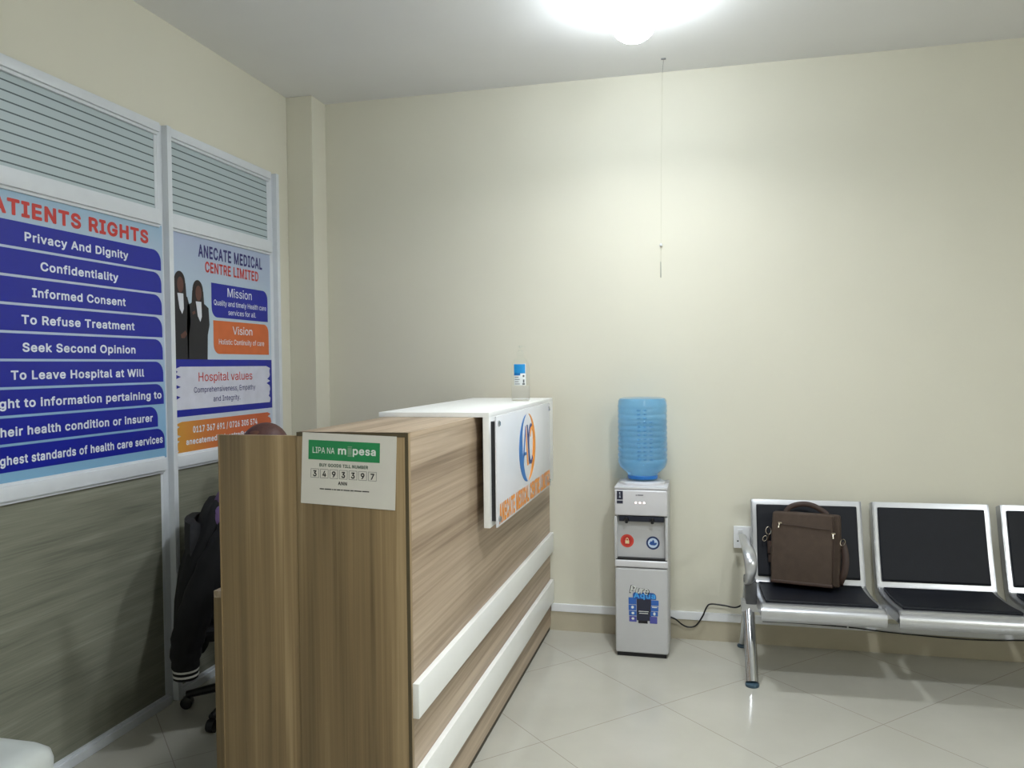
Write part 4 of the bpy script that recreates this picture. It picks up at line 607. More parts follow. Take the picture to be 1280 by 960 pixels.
for wd in (0.014, 0.022, 0.004, 0.008, 0.011, 0.006, 0.020, 0.010, 0.024, 0.022):
    sm.prism([(q, -0.1705), (q+wd, -0.1705), (q+wd, -0.1675), (q, -0.1675)], **PN, t=0.0011); q += wd+0.0022
obj('small_print', sm, m_ink, nt_, None)

# ================================================================== posters on the partition glass
XPo = -2.3345
PP = dict(o=(XPo, 0, 0), u=(0, 1, 0), v=(0, 0, 1), n=(1, 0, 0))
def gradient_material(name, cols, z0, z1, axis=2):
    mt = bpy.data.materials.new(name); mt.use_nodes = True
    nt = mt.node_tree; b = nt.nodes['Principled BSDF']; L = nt.links.new
    tc = nt.nodes.new('ShaderNodeTexCoord'); sp = nt.nodes.new('ShaderNodeSeparateXYZ'); L(tc.outputs['Object'], sp.inputs[0])
    mr = nt.nodes.new('ShaderNodeMapRange'); mr.inputs[1].default_value = z0; mr.inputs[2].default_value = z1; L(sp.outputs[axis], mr.inputs[0])
    rp = nt.nodes.new('ShaderNodeValToRGB'); cr = rp.color_ramp
    while len(cr.elements) < len(cols): cr.elements.new(0.5)
    for i, c in enumerate(cols): cr.elements[i].position = i/(len(cols)-1); cr.elements[i].color = lin(c)+(1,)
    L(mr.outputs[0], rp.inputs['Fac']); L(rp.outputs['Color'], b.inputs['Base Color']); b.inputs['Roughness'].default_value = 0.35
    return mt
p1 = thing('rights_poster', (XPo, 2.53, 1.105), 'blue poster of patients rights with nine rows of white text on the partition', 'poster')
m_p1 = gradient_material('pale_blue_print', [(126, 172, 206), (142, 180, 212), (176, 192, 214), (190, 200, 216), (150, 180, 206)], 0.0, 1.02)
m_royal = mat('royal_blue_print', (20, 32, 150), rough=0.35, noise=0.03)
m_red = mat('red_print', (192, 56, 52), rough=0.4); m_wp = mat('white_print', (222, 228, 240), rough=0.4)
obj('sheet', MB().prism(rrect(2.003, 3.064, 1.105, 2.133), **PP, t=0.001), m_p1, p1, None)
lettering('PATIENTS RIGHTS', **PP, a0=2.258, a1=2.973, b0=2.044, cap=0.054, mt=m_red, parent=p1, bold=1, tail='TIENTS RIGHTS', lift=0.0018)
rows = [('Privacy And Dignity', 2.327, 2.846, None), ('Confidentiality', 2.393, 2.785, None), ('Informed Consent', 2.353, 2.825, None),
        ('To Refuse Treatment', 2.305, 2.875, None), ('Seek Second Opinion', 2.306, 2.877, None), ('To Leave Hospital at Will', 2.255, 2.927, None),
        ('Right to information pertaining to', 2.205, 3.036, 'ght to information pertaining to'),
        ('their health condition or insurer', 2.207, 2.976, 'heir health condition or insurer'),
        ('Highest standards of health care services', 2.202, 3.038, 'ghest standards of health care services')]
for i, (s_, a0, a1, tl) in enumerate(rows):
    zt = 2.022-i*0.0982
    y1 = 3.010 if i == 7 else 3.052
    band = obj('text_row', MB().prism(rrect(2.02, y1, zt-0.089, zt, (0, 0, 0.05, 0)), **PP, t=0.0016), m_royal, p1, None)
    lettering(s_, **PP, a0=a0, a1=a1, b0=zt-0.063, cap=0.031, mt=m_wp, parent=band, bold=0.028, tail=tl, lift=0.0024)

p2 = thing('clinic_poster', (XPo, 3.54, 1.105), 'medical centre poster with two suited people printed on it, beside the pillar', 'poster')
m_p2 = gradient_material('pale_grey_blue_print', [(190, 200, 220), (196, 208, 222), (176, 196, 212), (166, 178, 206)], 0.0, 1.03)
obj('sheet', MB().prism(rrect(3.113, 3.962, 1.105, 2.133), **PP, t=0.001), m_p2, p2, None)
m_nv = mat('navy_title_print', (40, 36, 110), rough=0.4); m_orr = mat('burnt_orange_print', (204, 104, 56), rough=0.4)
lettering('ANECATE MEDICAL', **PP, a0=3.321, a1=3.881, b0=2.034, cap=0.058, mt=m_nv, parent=p2, bold=0.03, lift=0.0018)
lettering('CENTRE LIMITED', **PP, a0=3.372, a1=3.842, b0=1.966, cap=0.050, mt=m_red, parent=p2, bold=0.012, lift=0.0018)
mb = obj('mission_box', MB().prism(rrect(3.419, 3.930, 1.750, 1.918, (0.045, 0, 0.045, 0)), **PP, t=0.0016), m_royal, p2, None)
lettering('Mission', **PP, a0=3.553, a1=3.772, b0=1.859, cap=0.044, mt=m_wp, parent=mb, bold=-0.005, lift=0.0024)
lettering('Quality and timely Health care', **PP, a0=3.436, a1=3.913, b0=1.811, cap=0.026, mt=m_wp, parent=mb, bold=0.0, lift=0.0024)
lettering('services for all.', **PP, a0=3.557, a1=3.811, b0=1.768, cap=0.026, mt=m_wp, parent=mb, bold=0.0, lift=0.0024)
vb = obj('vision_box', MB().prism(rrect(3.430, 3.935, 1.570, 1.735, (0.045, 0, 0.045, 0)), **PP, t=0.0016), m_orr, p2, None)
lettering('Vision', **PP, a0=3.592, a1=3.772, b0=1.671, cap=0.040, mt=m_wp, parent=vb, bold=-0.005, lift=0.0024)
lettering('Holistic Continuity of care', **PP, a0=3.472, a1=3.887, b0=1.618, cap=0.026, mt=m_wp, parent=vb, bold=0.0, lift=0.0024)
def ragged(y0, y1, z0, z1, dl, dr, n, seed, lean=0.0):
    rg = random.Random(seed)
    left, right = [], []
    for i in range(n+1):
        z = z0+(z1-z0)*i/n
        left.append((y0+(dl*rg.random() if 0 < i < n else dl*0.8)*(1.0 if i % 2 else 0.25), z))
        right.append((y1-(dr*rg.random() if 0 < i < n else dr*0.8)*(1.0 if i % 2 else 0.25), z))
    return right+left[::-1]
bb = obj('values_band', MB().prism(rrect(3.114, 3.962, 1.277, 1.542), **PP, t=0.0014), m_royal, p2, None)
wb = obj('values_patch', MB().prism(ragged(3.122, 3.945, 1.309, 1.508, 0.06, 0.05, 17, 4), **PP, t=0.0020), mat('pale_print', (206, 208, 224), rough=0.4), p2, None)
lettering('Hospital values', **PP, a0=3.303, a1=3.764, b0=1.438, cap=0.042, mt=m_red, parent=wb, bold=-0.008, lift=0.0028)
lettering('Comprehensiveness, Empathy', **PP, a0=3.266, a1=3.792, b0=1.385, cap=0.026, mt=m_nv, parent=wb, bold=0.0, lift=0.0028)
lettering('and Integrity.', **PP, a0=3.417, a1=3.648, b0=1.337, cap=0.026, mt=m_nv, parent=wb, bold=0.0, lift=0.0028)
m_ob = gradient_material('yellow_to_orange_print', [(206, 150, 60), (204, 116, 56), (200, 96, 54)], -0.42, 0.1, axis=1)
ob = obj('contact_patch', MB().prism(ragged(3.118, 3.95, 1.110, 1.254, 0.07, 0.05, 13, 9), **PP, t=0.0018), m_ob, p2, None)
lettering('0117 367 691 / 0726 305 574', **PP, a0=3.253, a1=3.804, b0=1.198, cap=0.030, mt=m_wp, parent=ob, bold=0.005, lift=0.0026)
lettering('anecatemedicalcentre@gmail.com', **PP, a0=3.201, a1=3.880, b0=1.145, cap=0.027, mt=m_wp, parent=ob, bold=0.005, lift=0.0026)
# the two printed people
m_suit = mat('black_suit_print', (28, 28, 36), rough=0.45); m_face = mat('brown_face_print', (96, 62, 54), rough=0.5); m_hairp = mat('dark_hair_print', (34, 26, 30), rough=0.5)
m_shirt = mat('white_shirt_print', (214, 218, 228), rough=0.5)
def printed_person(y, ztop, hw, foot, nm, arms):
    g = MB()   # suit silhouette
    g.prism([(y-hw, 1.542), (y-hw-0.004, 1.70), (y-hw*0.98, 1.80), (y-hw*0.75, ztop-0.115), (y-0.02, ztop-0.095), (y+0.02, ztop-0.095), (y+hw*0.75, ztop-0.115), (y+hw*0.98, 1.79), (y+hw+0.004, 1.71), (y+hw*0.86, 1.66), (y+hw*0.80, 1.542)], **PP, t=0.0018)
    s_ = obj('printed_figure', g, m_suit, p2, None)
    obj('printed_hair', MB().prism(ellipse(y, ztop-0.05, 0.040, 0.052)+[], **PP, t=0.0020).prism([(y-0.042, ztop-0.05), (y+0.042, ztop-0.05), (y+0.05, ztop-0.14), (y+0.02, ztop-0.125), (y-0.02, ztop-0.125), (y-0.052, ztop-0.145)], **PP, t=0.0019), m_hairp, s_, None)
    obj('printed_face', MB().prism(ellipse(y+0.004, ztop-0.060, 0.023, 0.036), **PP, t=0.0024), m_face, s_, None)
    obj('printed_shirt', MB().prism([(y-0.018, ztop-0.100), (y+0.024, ztop-0.100), (y+0.026, ztop-0.17), (y+0.014, ztop-0.195), (y-0.004, ztop-0.17)], **PP, t=0.0024), m_shirt, s_, None)
    obj('printed_hands', MB().prism(arms, **PP, t=0.0026), m_face, s_, None)
printed_person(3.178, 1.946, 0.072, 0, 'a', [(3.178, 1.655), (3.212, 1.675), (3.225, 1.66), (3.205, 1.64), (3.182, 1.64)])
printed_person(3.312, 1.917, 0.083, 0, 'b', [(3.265, 1.765), (3.285, 1.772), (3.29, 1.76), (3.27, 1.752)])

# ================================================================== water dispenser
XD0, XD1, YD0, YD1, ZD = -0.446, -0.176, 4.04, 4.325, 0.872
XC, YC = (XD0+XD1)/2, 4.185
wd = thing('water_dispenser', (XC, YC, 0), 'slim silver floor-standing water dispenser against the back wall', 'water dispenser')
m_body = mat('silver_grey_plastic', (190, 191, 194), rough=0.38, noise=0.015, metal=0.05)
m_body2 = mat('light_silver_plastic', (208, 208, 213), rough=0.35, noise=0.015, metal=0.05)
bd = MB().box(XD0, XD1, YD0+0.035, YD1, 0.012, 0.862, 0.012, 3)
bd.box(XD0, XD0+0.014, YD0+0.004, YD0+0.05, 0.50, 0.72, 0.003).box(XD1-0.014, XD1, YD0+0.004, YD0+0.05, 0.50, 0.72, 0.003)
obj('body', bd, m_body, wd)
obj('lower_door', MB().box(XD0+0.002, XD1-0.002, YD0, YD0+0.06, 0.02, 0.456, 0.012, 3), m_body, wd)
obj('ledge', MB().box(XD0+0.001, XD1-0.001, YD0-0.002, YD0+0.06, 0.461, 0.496, 0.008, 3), m_body2, wd)
obj('drip_line', MB().box(XD0+0.006, XD1-0.006, YD0+0.006, YD0+0.05, 0.496, 0.506), m_black, wd)
obj('control_panel', MB().box(XD0+0.002, XD1-0.002, YD0, YD0+0.06, 0.725, 0.856, 0.009, 3), m_body2, wd)
tb = obj('tap_bar', MB().box(XD0+0.024, XD1-0.020, YD0+0.004, YD0+0.05, 0.694, 0.722, 0.004), mat('dark_navy_plastic', (32, 36, 50), rough=0.35), wd)
for xx in (-0.383, -0.253):
    obj('tap', MB().lathe([(0.011, 0), (0.012, 0.012), (0.008, 0.022)], (xx, YD0+0.006, 0.706), 16, (0, -1, 0)).lathe([(0.007, 0), (0.009, 0.014), (0.009, 0.018)], (xx, YD0-0.006, 0.688), 14), m_black, tb)
obj('top_cover', MB().box(XD0+0.001, XD1-0.001, YD0+0.004, YD1, 0.858, ZD, 0.006), m_body2, wd)
obj('bottle_collar', MB().lathe([(0.118, 0), (0.116, 0.012), (0.100, 0.020), (0.088, 0.022), (0.080, 0.020)], (XC, YC, ZD-0.001)), m_body2, wd)
obj('base', MB().box(XD0+0.01, XD1-0.01, YD0+0.01, YD1-0.01, 0.0, 0.02), m_black, wd)
PD = dict(o=(0, YD0-0.0003, 0), u=(1, 0, 0), v=(0, 0, 1), n=(0, -1, 0))
PR = dict(o=(0, YD0+0.0347, 0), u=(1, 0, 0), v=(0, 0, 1), n=(0, -1, 0))
en = obj('energy_label', MB().prism(rrect(-0.432, -0.401, 0.806, 0.851), **PD, t=0.0006).prism(rrect(-0.432, -0.401, 0.786, 0.801), **PD, t=0.0006), m_navy if False else mat('dark_label_print', (40, 42, 62), rough=0.5), wd, None)
lettering('1', **PD, a0=-0.420, a1=-0.412, b0=0.818, cap=0.026, mt=m_wp, parent=en, bold=0.0, lift=0.001)
obj('badge', MB().box(-0.326, -0.298, YD0-0.0012, YD0, 0.829, 0.834, 0.0003).box(-0.336, -0.328, YD0-0.0012, YD0, 0.829, 0.833), mat('grey_badge', (110, 110, 118), rough=0.4), wd)
for xx in (-0.336, -0.315, -0.294):
    obj('indicator_light', MB().lathe([(0.0042, 0), (0.004, 0.001)], (xx, YD0-0.0002, 0.792), 12, (0, -1, 0)), mat('lit_indicator', (255, 235, 232), rough=0.4, emit=(255, 214, 208), es=2.2), wd)
# round stickers on the recess back
def sticker(nm, cx, cz, r, cols):
    rt = obj(nm, MB().prism(ellipse(cx, cz, r, r), **PR, t=0.0007), cols[0], wd, None)
    obj('ring', MB().prism(ellipse(cx, cz, r*0.74, r*0.74), **PR, t=0.0010), cols[1], rt, None)
    return rt
m_rs = mat('red_sticker', (206, 72, 60), rough=0.45); m_rs2 = mat('deep_red_sticker', (190, 48, 44), rough=0.45); m_cream = mat('cream_print', (240, 224, 180), rough=0.5)
rs = sticker('lock_sticker', -0.384, 0.588, 0.034, (m_rs, m_rs2))
obj('padlock_mark', MB().prism(rrect(-0.394, -0.374, 0.574, 0.590), **PR, t=0.0014).prism([(-0.391, 0.590), (-0.388, 0.590), (-0.388, 0.597), (-0.384, 0.601), (-0.380, 0.597), (-0.380, 0.590), (-0.377, 0.590), (-0.377, 0.599), (-0.384, 0.606), (-0.391, 0.599)], **PR, t=0.0014), m_cream, rs, None)
m_ns = mat('navy_sticker', (36, 54, 100), rough=0.45); m_ls = mat('light_blue_sticker', (196, 214, 238), rough=0.45)
ns = sticker('hand_sticker', -0.253, 0.582, 0.034, (m_ns, m_ls))
obj('hand_mark', MB().prism([(-0.272, 0.577), (-0.262, 0.571), (-0.243, 0.570), (-0.233, 0.578), (-0.236, 0.586), (-0.245, 0.582), (-0.247, 0.594), (-0.253, 0.600), (-0.258, 0.590), (-0.266, 0.590)], **PR, t=0.0014), mat('mid_blue_print', (44, 86, 160), rough=0.45), ns, None)
# decal on the lower door
dc = obj('brand_decal', MB().prism(rrect(-0.335, -0.262, 0.190, 0.306, (0.004,)*4), **PD, t=0.0006), mat('dark_decal', (44, 46, 64), rough=0.45), wd, None)
m_d1 = mat('decal_blue', (52, 100, 180), rough=0.45); m_d2 = mat('decal_violet', (78, 82, 160), rough=0.45); m_aq = mat('aqua_print', (70, 160, 230), rough=0.45)
for q_, mt_ in (((-0.376, -0.336, 0.271, 0.306), m_d1), ((-0.376, -0.337, 0.240, 0.268), m_d1), ((-0.374, -0.336, 0.213, 0.237), m_d1), ((-0.373, -0.336, 0.182, 0.210), m_d2),
               ((-0.262, -0.224, 0.270, 0.297), m_d1), ((-0.264, -0.226, 0.242, 0.266), m_d1), ((-0.266, -0.228, 0.216, 0.239), m_d1), ((-0.269, -0.232, 0.178, 0.213), m_d2)):
    obj('decal_block', MB().prism(rrect(*q_), **PD, t=0.0008), mt_, dc, None)
obj('decal_icons', MB().prism(ellipse(-0.356, 0.256, 0.007, 0.007), **PD, t=0.0011).prism(ellipse(-0.354, 0.226, 0.007, 0.006), **PD, t=0.0011).prism(ellipse(-0.354, 0.198, 0.007, 0.006), **PD, t=0.0011)
    .prism(rrect(-0.258, -0.232, 0.259, 0.264), **PD, t=0.0011).prism(ellipse(-0.246, 0.228, 0.006, 0.008), **PD, t=0.0011).prism(rrect(-0.325, -0.275, 0.236, 0.239), **PD, t=0.0011).prism(rrect(-0.322, -0.278, 0.226, 0.229), **PD, t=0.0011), m_wink, dc, None)
obj('decal_footer', MB().prism(rrect(-0.327, -0.280, 0.176, 0.190), **PD, t=0.0008), m_black, dc, None)
aqb = obj('decal_cloud', MB().prism(rrect(-0.354, -0.236, 0.300, 0.334, (0.006, 0.006, 0.02, 0.014)), **PD, t=0.0010), mat('decal_mid_blue', (40, 84, 158), rough=0.45), dc, None)
lettering('Aqua', **PD, a0=-0.350, a1=-0.240, b0=0.306, cap=0.027, mt=m_aq, parent=dc, bold=0.05, lift=0.0016)
lettering('Pure', **PD, a0=-0.372, a1=-0.270, b0=0.331, cap=0.040, mt=m_black, parent=dc, bold=1, lift=0.0011, shear=0.25, tilt=-0.10)
lettering('Pure', **PD, a0=-0.368, a1=-0.274, b0=0.333, cap=0.036, mt=m_wink, parent=dc, bold=0.0, lift=0.0016, shear=0.25, tilt=-0.10)
# its flex, sagging over to the socket behind the bench
pc = smooth_path([(-0.178, 4.30, 0.135), (-0.150, 4.32, 0.118), (-0.118, 4.335, 0.088), (-0.085, 4.34, 0.074), (-0.045, 4.34, 0.084), (-0.010, 4.34, 0.135), (0.012, 4.34, 0.186), (0.035, 4.34, 0.206), (0.10, 4.34, 0.203), (0.17, 4.338, 0.198), (0.215, 4.335, 0.25), (0.245, 4.325, 0.40), (0.262, 4.318, 0.50), (0.262, 4.312, 0.545)])
pcord = tag(recentre(obj('power_cord', MB().tube(pc, 0.0042, 8), m_black)), 'black power cord sagging from the water dispenser to the wall socket', 'cord')

# bottle
def bottle_material():
    mt = bpy.data.materials.new('clear_blue_plastic'); mt.use_nodes = True
    nt = mt.node_tree; b = nt.nodes['Principled BSDF']
    n = nt.nodes.new('ShaderNodeTexNoise'); n.inputs['Scale'].default_value = 18
    tc = nt.nodes.new('ShaderNodeTexCoord'); nt.links.new(tc.outputs['Object'], n.inputs['Vector'])
    rp = nt.nodes.new('ShaderNodeValToRGB'); rp.color_ramp.elements[0].color = lin((134, 204, 252))+(1,); rp.color_ramp.elements[1].color = lin((172, 224, 254))+(1,)
    nt.links.new(n.outputs['Fac'], rp.inputs['Fac']); nt.links.new(rp.outputs['Color'], b.inputs['Base Color'])
    b.inputs['Transmission Weight'].default_value = 0.72; b.inputs['IOR'].default_value = 1.18; b.inputs['Roughness'].default_value = 0.12
    b.inputs['Specular IOR Level'].default_value = 0.9
    b.inputs['Coat Weight'].default_value = 0.6; b.inputs['Coat Roughness'].default_value = 0.06
    return mt
prof = [(0.055, 0.888), (0.074, 0.893), (0.076, 0.915), (0.080, 0.925), (0.104, 0.944), (0.120, 0.962), (0.1275, 0.985), (0.1285, 1.000)]
z = 1.000
for k in range(9):
    z += 0.006; prof.append((0.1255, z)); z += 0.012; prof.append((0.1285, z)); z += 0.011; prof.append((0.1285, z))
prof += [(0.1265, 1.268), (0.1285, 1.274), (0.1285, 1.284), (0.126, 1.288), (0.126, 1.305), (0.118, 1.318), (0.104, 1.322), (0.06, 1.318), (0.012, 1.306)]
wb_ = thing('water_bottle', (XC, YC, 0.887), 'large clear blue water bottle upside down on the water dispenser', 'water bottle')
obj('bottle_shell', MB().lathe(prof, (XC, YC, 0), 40), bottle_material(), wb_)
m_cap = mat('blue_cap', (40, 120, 205), rough=0.35)
obj('bottle_neck', MB().lathe([(0.0775, 0.900), (0.0785, 0.904), (0.0785, 0.914), (0.0775, 0.917)], (XC, YC, 0), 40), m_cap, wb_)
bump = MB()
for ang, n_ in ((-94, 13), (-80, 13), (-66, 10)):
    for k in range(n_):
        bump.ball((XC+0.1275*math.cos(R(ang)), YC+0.1275*math.sin(R(ang)), 1.01+k*0.021), 0.010, 0.006, 0.004, 10)
obj('ridge_pattern', bump, bpy.data.materials['clear_blue_plastic'], wb_, 80)

# ================================================================== clear bottle on the raised shelf
bx_, by_, bz_ = -0.876, 3.80, ZT+0.019
sb = thing('sanitizer_bottle', (bx_, by_, bz_), 'clear plastic bottle with blue and white label standing on the white shelf', 'bottle')
m_clear = mat('clear_plastic', (252, 254, 254), rough=0.05, noise=0.0, trans=1.0, ior=1.04)
P_ = [(0.040, 0), (0.046, 0.004), (0.047, 0.02), (0.046, 0.10), (0.045, 0.165), (0.040, 0.185), (0.028, 0.205), (0.016, 0.214), (0.014, 0.224)]
obj('bottle_shell', MB().lathe(P_, (bx_, by_, bz_), 32, sy=0.62), m_clear, sb)
obj('liquid', MB().lathe([(0.038, 0.003), (0.043, 0.006), (0.044, 0.02), (0.0435, 0.075)], (bx_, by_, bz_), 32, sy=0.6), mat('clear_gel', (250, 250, 252), rough=0.05, trans=0.9, ior=1.03), sb)
obj('pump_cap', MB().lathe([(0.016, 0.222), (0.017, 0.226), (0.017, 0.244), (0.008, 0.248), (0.006, 0.262), (0.013, 0.264), (0.013, 0.272)], (bx_, by_, bz_), 20).box(bx_-0.004, bx_+0.03, by_-0.005, by_+0.005, bz_+0.264, bz_+0.271, 0.002), m_clear, sb)
def on_bottle(pts, r=0.0475, sy=0.62, zz=0.0):
    g = MB(); out = []; inn = []
    return pts
def wrap(poly, lift):
    """printed patch curved round the oval body; poly in (x offset, z)"""
    g = MB(); N = 12
    # poly is a rectangle x0,x1,z0,z1
    x0, x1, z0, z1 = poly
    rings = []
    for i in range(N+1):
        x = x0+(x1-x0)*i/N
        y = -math.sqrt(max(0, 1-(x/0.0470)**2))*0.0470*0.62
        rings.append([(bx_+x, by_+y-lift, bz_+z0), (bx_+x, by_+y-lift, bz_+z1), (bx_+x, by_+y-lift+0.0004, bz_+z1), (bx_+x, by_+y-lift+0.0004, bz_+z0)])
    return g.loft(rings)
lb = obj('label', wrap((-0.026, 0.032, 0.078, 0.183), 0.0008), mat('white_label', (228, 232, 232), rough=0.5), sb)
obj('label_band', wrap((-0.026, 0.030, 0.136, 0.181), 0.0014), mat('label_blue', (30, 140, 205), rough=0.45), lb)
obj('label_sweep', wrap((-0.026, 0.006, 0.126, 0.138), 0.0016), mat('label_deep_blue', (24, 110, 180), rough=0.45), lb)
g = MB()
for k in range(4):
    g2 = wrap((-0.022, -0.002+0.005*(k % 2), 0.116-k*0.011, 0.119-k*0.011), 0.0016); me_ = g2.mesh('t'); g.bm.from_mesh(me_); bpy.data.meshes.remove(me_)
for (a, b, c, d) in ((0.018, 0.026, 0.118, 0.128), (0.016, 0.028, 0.080, 0.088), (0.019, 0.026, 0.09, 0.106)):
    g2 = wrap((a, b, c, d), 0.0016); me_ = g2.mesh('t'); g.bm.from_mesh(me_); bpy.data.meshes.remove(me_)
obj('label_print', g, mat('grey_print', (96, 100, 104), rough=0.5), lb)

# ================================================================== socket, cable, cord on the wall
so = thing('wall_socket', (0.228, YB, 0.517), 'white twin wall socket on the back wall behind the first bench seat', 'socket')
obj('back_box', MB().box(0.155, 0.302, YB-0.034, YB, 0.520, 0.628, 0.003), m_pvc, so)
obj('face_plate', MB().box(0.153, 0.304, YB-0.043, YB-0.034, 0.517, 0.631, 0.003), m_pvc, so)
for xx in (0.187, 0.262):
    obj('rocker_switch', MB().box(xx-0.012, xx+0.012, YB-0.047, YB-0.042, 0.600, 0.618, 0.0015), m_pvc, so)
    obj('socket_holes', MB().box(xx-0.004, xx+0.004, YB-0.0438, YB-0.042, 0.576, 0.588).box(xx-0.016, xx-0.008, YB-0.0438, YB-0.042, 0.552, 0.558).box(xx+0.008, xx+0.016, YB-0.0438, YB-0.042, 0.552, 0.558), m_black, so)
tag(recentre(obj('plug', MB().box(0.240, 0.285, YB-0.078, YB-0.0445, 0.536, 0.586, 0.006), m_black)), 'black plug pushed into the right side of the twin wall socket', 'plug')
cb = thing('wall_cable', (0.9, 4.34, 0.12), 'thin black cable running along the skirting under the bench seats', 'cable')
pts = [(0.30, 4.345, 0.128), (0.45, 4.345, 0.131), (0.72, 4.345, 0.126), (0.90, 4.345, 0.114), (1.06, 4.345, 0.107), (1.25, 4.345, 0.102), (1.40, 4.345, 0.106), (1.60, 4.345, 0.118), (2.0, 4.345, 0.125)]
obj('cable', MB().tube(smooth_path(pts), 0.0034, 8), m_black, cb)
obj('cable_clip', MB().box(0.716, 0.724, 4.338, 4.354, 0.118, 0.134, 0.001), m_pvc, cb)
pl = thing('hanging_cord', (-0.216, YB, 1.96), 'thin pale cord running down the back wall from a small ceiling hook', 'cord')
m_cord = mat('pale_grey_cord', (196, 194, 174), rough=0.6)
obj('cord', MB().tube([(-0.205, YB-0.004, ZC-0.005), (-0.214, YB-0.003, 2.6), (-0.218, YB-0.003, 2.15), (-0.220, YB-0.003, 1.97)], 0.0008, 6), m_cord, pl)
obj('bead', MB().lathe([(0.002, -0.008), (0.007, -0.005), (0.008, 0.0), (0.006, 0.006), (0.002, 0.009)], (-0.218, YB-0.008, 2.14), 14), m_pvc, pl)
obj('tassel', MB().tube([(-0.220, YB-0.0035, 2.05), (-0.220, YB-0.004, 1.965)], [0.002, 0.003], 6), mat('grey_cord_end', (150, 150, 140), rough=0.6), pl)
obj('ceiling_hook', MB().box(-0.202, -0.178, 4.17, 4.182, ZC-0.005, ZC, 0.001).tube([(-0.19, 4.18, ZC-0.004), (-0.20, 4.30, ZC-0.003), (-0.205, YB-0.004, ZC-0.005)], 0.0008, 6), mat('dark_hook', (110, 112, 116), rough=0.4), pl)

# ================================================================== waiting bench
BN = thing('waiting_bench', (0.238, 4.25, 0), 'three-seat waiting bench of silver steel with black padded seats at the back wall', 'bench', rz=R(1.3))
prof_b = [(0.000, 0.793), (-0.012, 0.755), (-0.040, 0.65), (-0.070, 0.54), (-0.100, 0.448), (-0.1155, 0.402), (-0.124, 0.390), (-0.140, 0.385), (-0.18, 0.381), (-0.28, 0.380), (-0.38, 0.386), (-0.46, 0.394), (-0.500, 0.396), (-0.528, 0.388), (-0.540, 0.368), (-0.538, 0.345), (-0.524, 0.328)]
def fine(pts, n=4): return [(p.x, p.y) for p in smooth_path([(a, b, 0) for a, b in pts], n)]
PB = fine(prof_b)
back_seg = fine([(-0.0085, 0.768), (-0.040, 0.65), (-0.070, 0.54), (-0.098, 0.455), (-0.1085, 0.422)], 4)
seat_seg = fine([(-0.134, 0.3865), (-0.18, 0.381), (-0.28, 0.380), (-0.38, 0.386), (-0.455, 0.3935), (-0.490, 0.3955)], 4)
W1, PITCH = 0.530, 0.580
for i in range(3):
    u_0 = i*PITCH; u_1 = u_0+W1
    shell = MB().sweep(PB, u_0, u_1, -0.010, 0.004)
    for (a, b) in ((u_0, u_0+0.008), (u_1-0.008, u_1)):
        k = len(PB)
        shell.sweep(PB[:int(k*0.86)], a, b, -0.052, 0.004)
    s_ = obj('seat_frame', shell, m_steel, BN, 35, True)
    for nm, seg_, t_ in (('back_pad', back_seg, 0.016), ('seat_pad', seat_seg, 0.018)):
        g = MB().sweep(seg_, u_0+0.024, u_1-0.024, 0.0045, t_)
        p_ = obj(nm, g, m_leather, s_, 50, True)
        bv = p_.modifiers.new('bevel', 'BEVEL'); bv.width = 0.006; bv.segments = 3; bv.limit_method = 'ANGLE'; bv.angle_limit = R(50)
obj('beam', MB().box(-0.07, 3*PITCH+0.01, -0.315, -0.255, 0.300, 0.352, 0.004), m_steel, BN, 35, True)
br = MB()
for i in range(3):
    for q in (0.10, 0.43):
        br.box(i*PITCH+q-0.015, i*PITCH+q+0.015, -0.34, -0.20, 0.352, 0.371, 0.003)
obj('seat_bracket', br, m_steel, BN, 35, True)
m_foot = mat('dark_blue_grey_rubber', (62, 84, 100), rough=0.4)
for uL in (-0.040, 3*PITCH-0.008):
    tagL = 'left' if uL < 0 else 'right'
    fl = obj('leg', MB().tube(smooth_path([(uL+0.004, -0.235, 0.425), (uL+0.004, -0.275, 0.33), (uL+0.005, -0.36, 0.19), (uL+0.006, -0.462, 0.018)]), [0.020]*6+[0.028]*6+[0.029]*7, 14), m_chrome, BN, 60, True)
    obj('foot', MB().lathe([(0.030, 0.0), (0.032, 0.006), (0.030, 0.014), (0.018, 0.020)], (uL+0.006, -0.464, 0.0), 20), m_foot, fl, 35, True)
    rl = obj('leg', MB().tube(smooth_path([(uL, -0.275, 0.435), (uL-0.002, -0.215, 0.34), (uL-0.003, -0.09, 0.17), (uL-0.003, 0.052, 0.016)]), 0.017, 14), m_chrome, BN, 60, True)
    obj('foot', MB().lathe([(0.024, 0.0), (0.026, 0.006), (0.024, 0.012), (0.014, 0.018)], (uL-0.003, 0.054, 0.0), 20), m_foot, rl, 35, True)
    ap = smooth_path([(uL-0.010, -0.055, 0.612), (uL-0.010, -0.11, 0.622), (uL-0.008, -0.25, 0.625), (uL-0.004, -0.40, 0.618), (uL, -0.455, 0.592), (uL+0.002, -0.470, 0.555), (uL+0.001, -0.445, 0.51), (uL-0.002, -0.36, 0.455), (uL-0.004, -0.25, 0.420), (uL-0.004, -0.22, 0.395)], 6)
    nA = len(ap)
    rad = [0.012+0.017*min(1, max(0, math.sin(math.pi*min(1, i/(nA*0.85)))))for i in range(nA)]
    obj('armrest', MB().tube(ap, rad, 14, flat=0.55, up=(0, 0, 1)), m_steel, BN, 60, True)
    obj('end_bracket', MB().box(uL-0.012, uL+0.042, -0.32, -0.16, 0.335, 0.445, 0.01), mat('dark_grey_steel', (96, 98, 104), rough=0.4, metal=0.5), BN, 35, True)

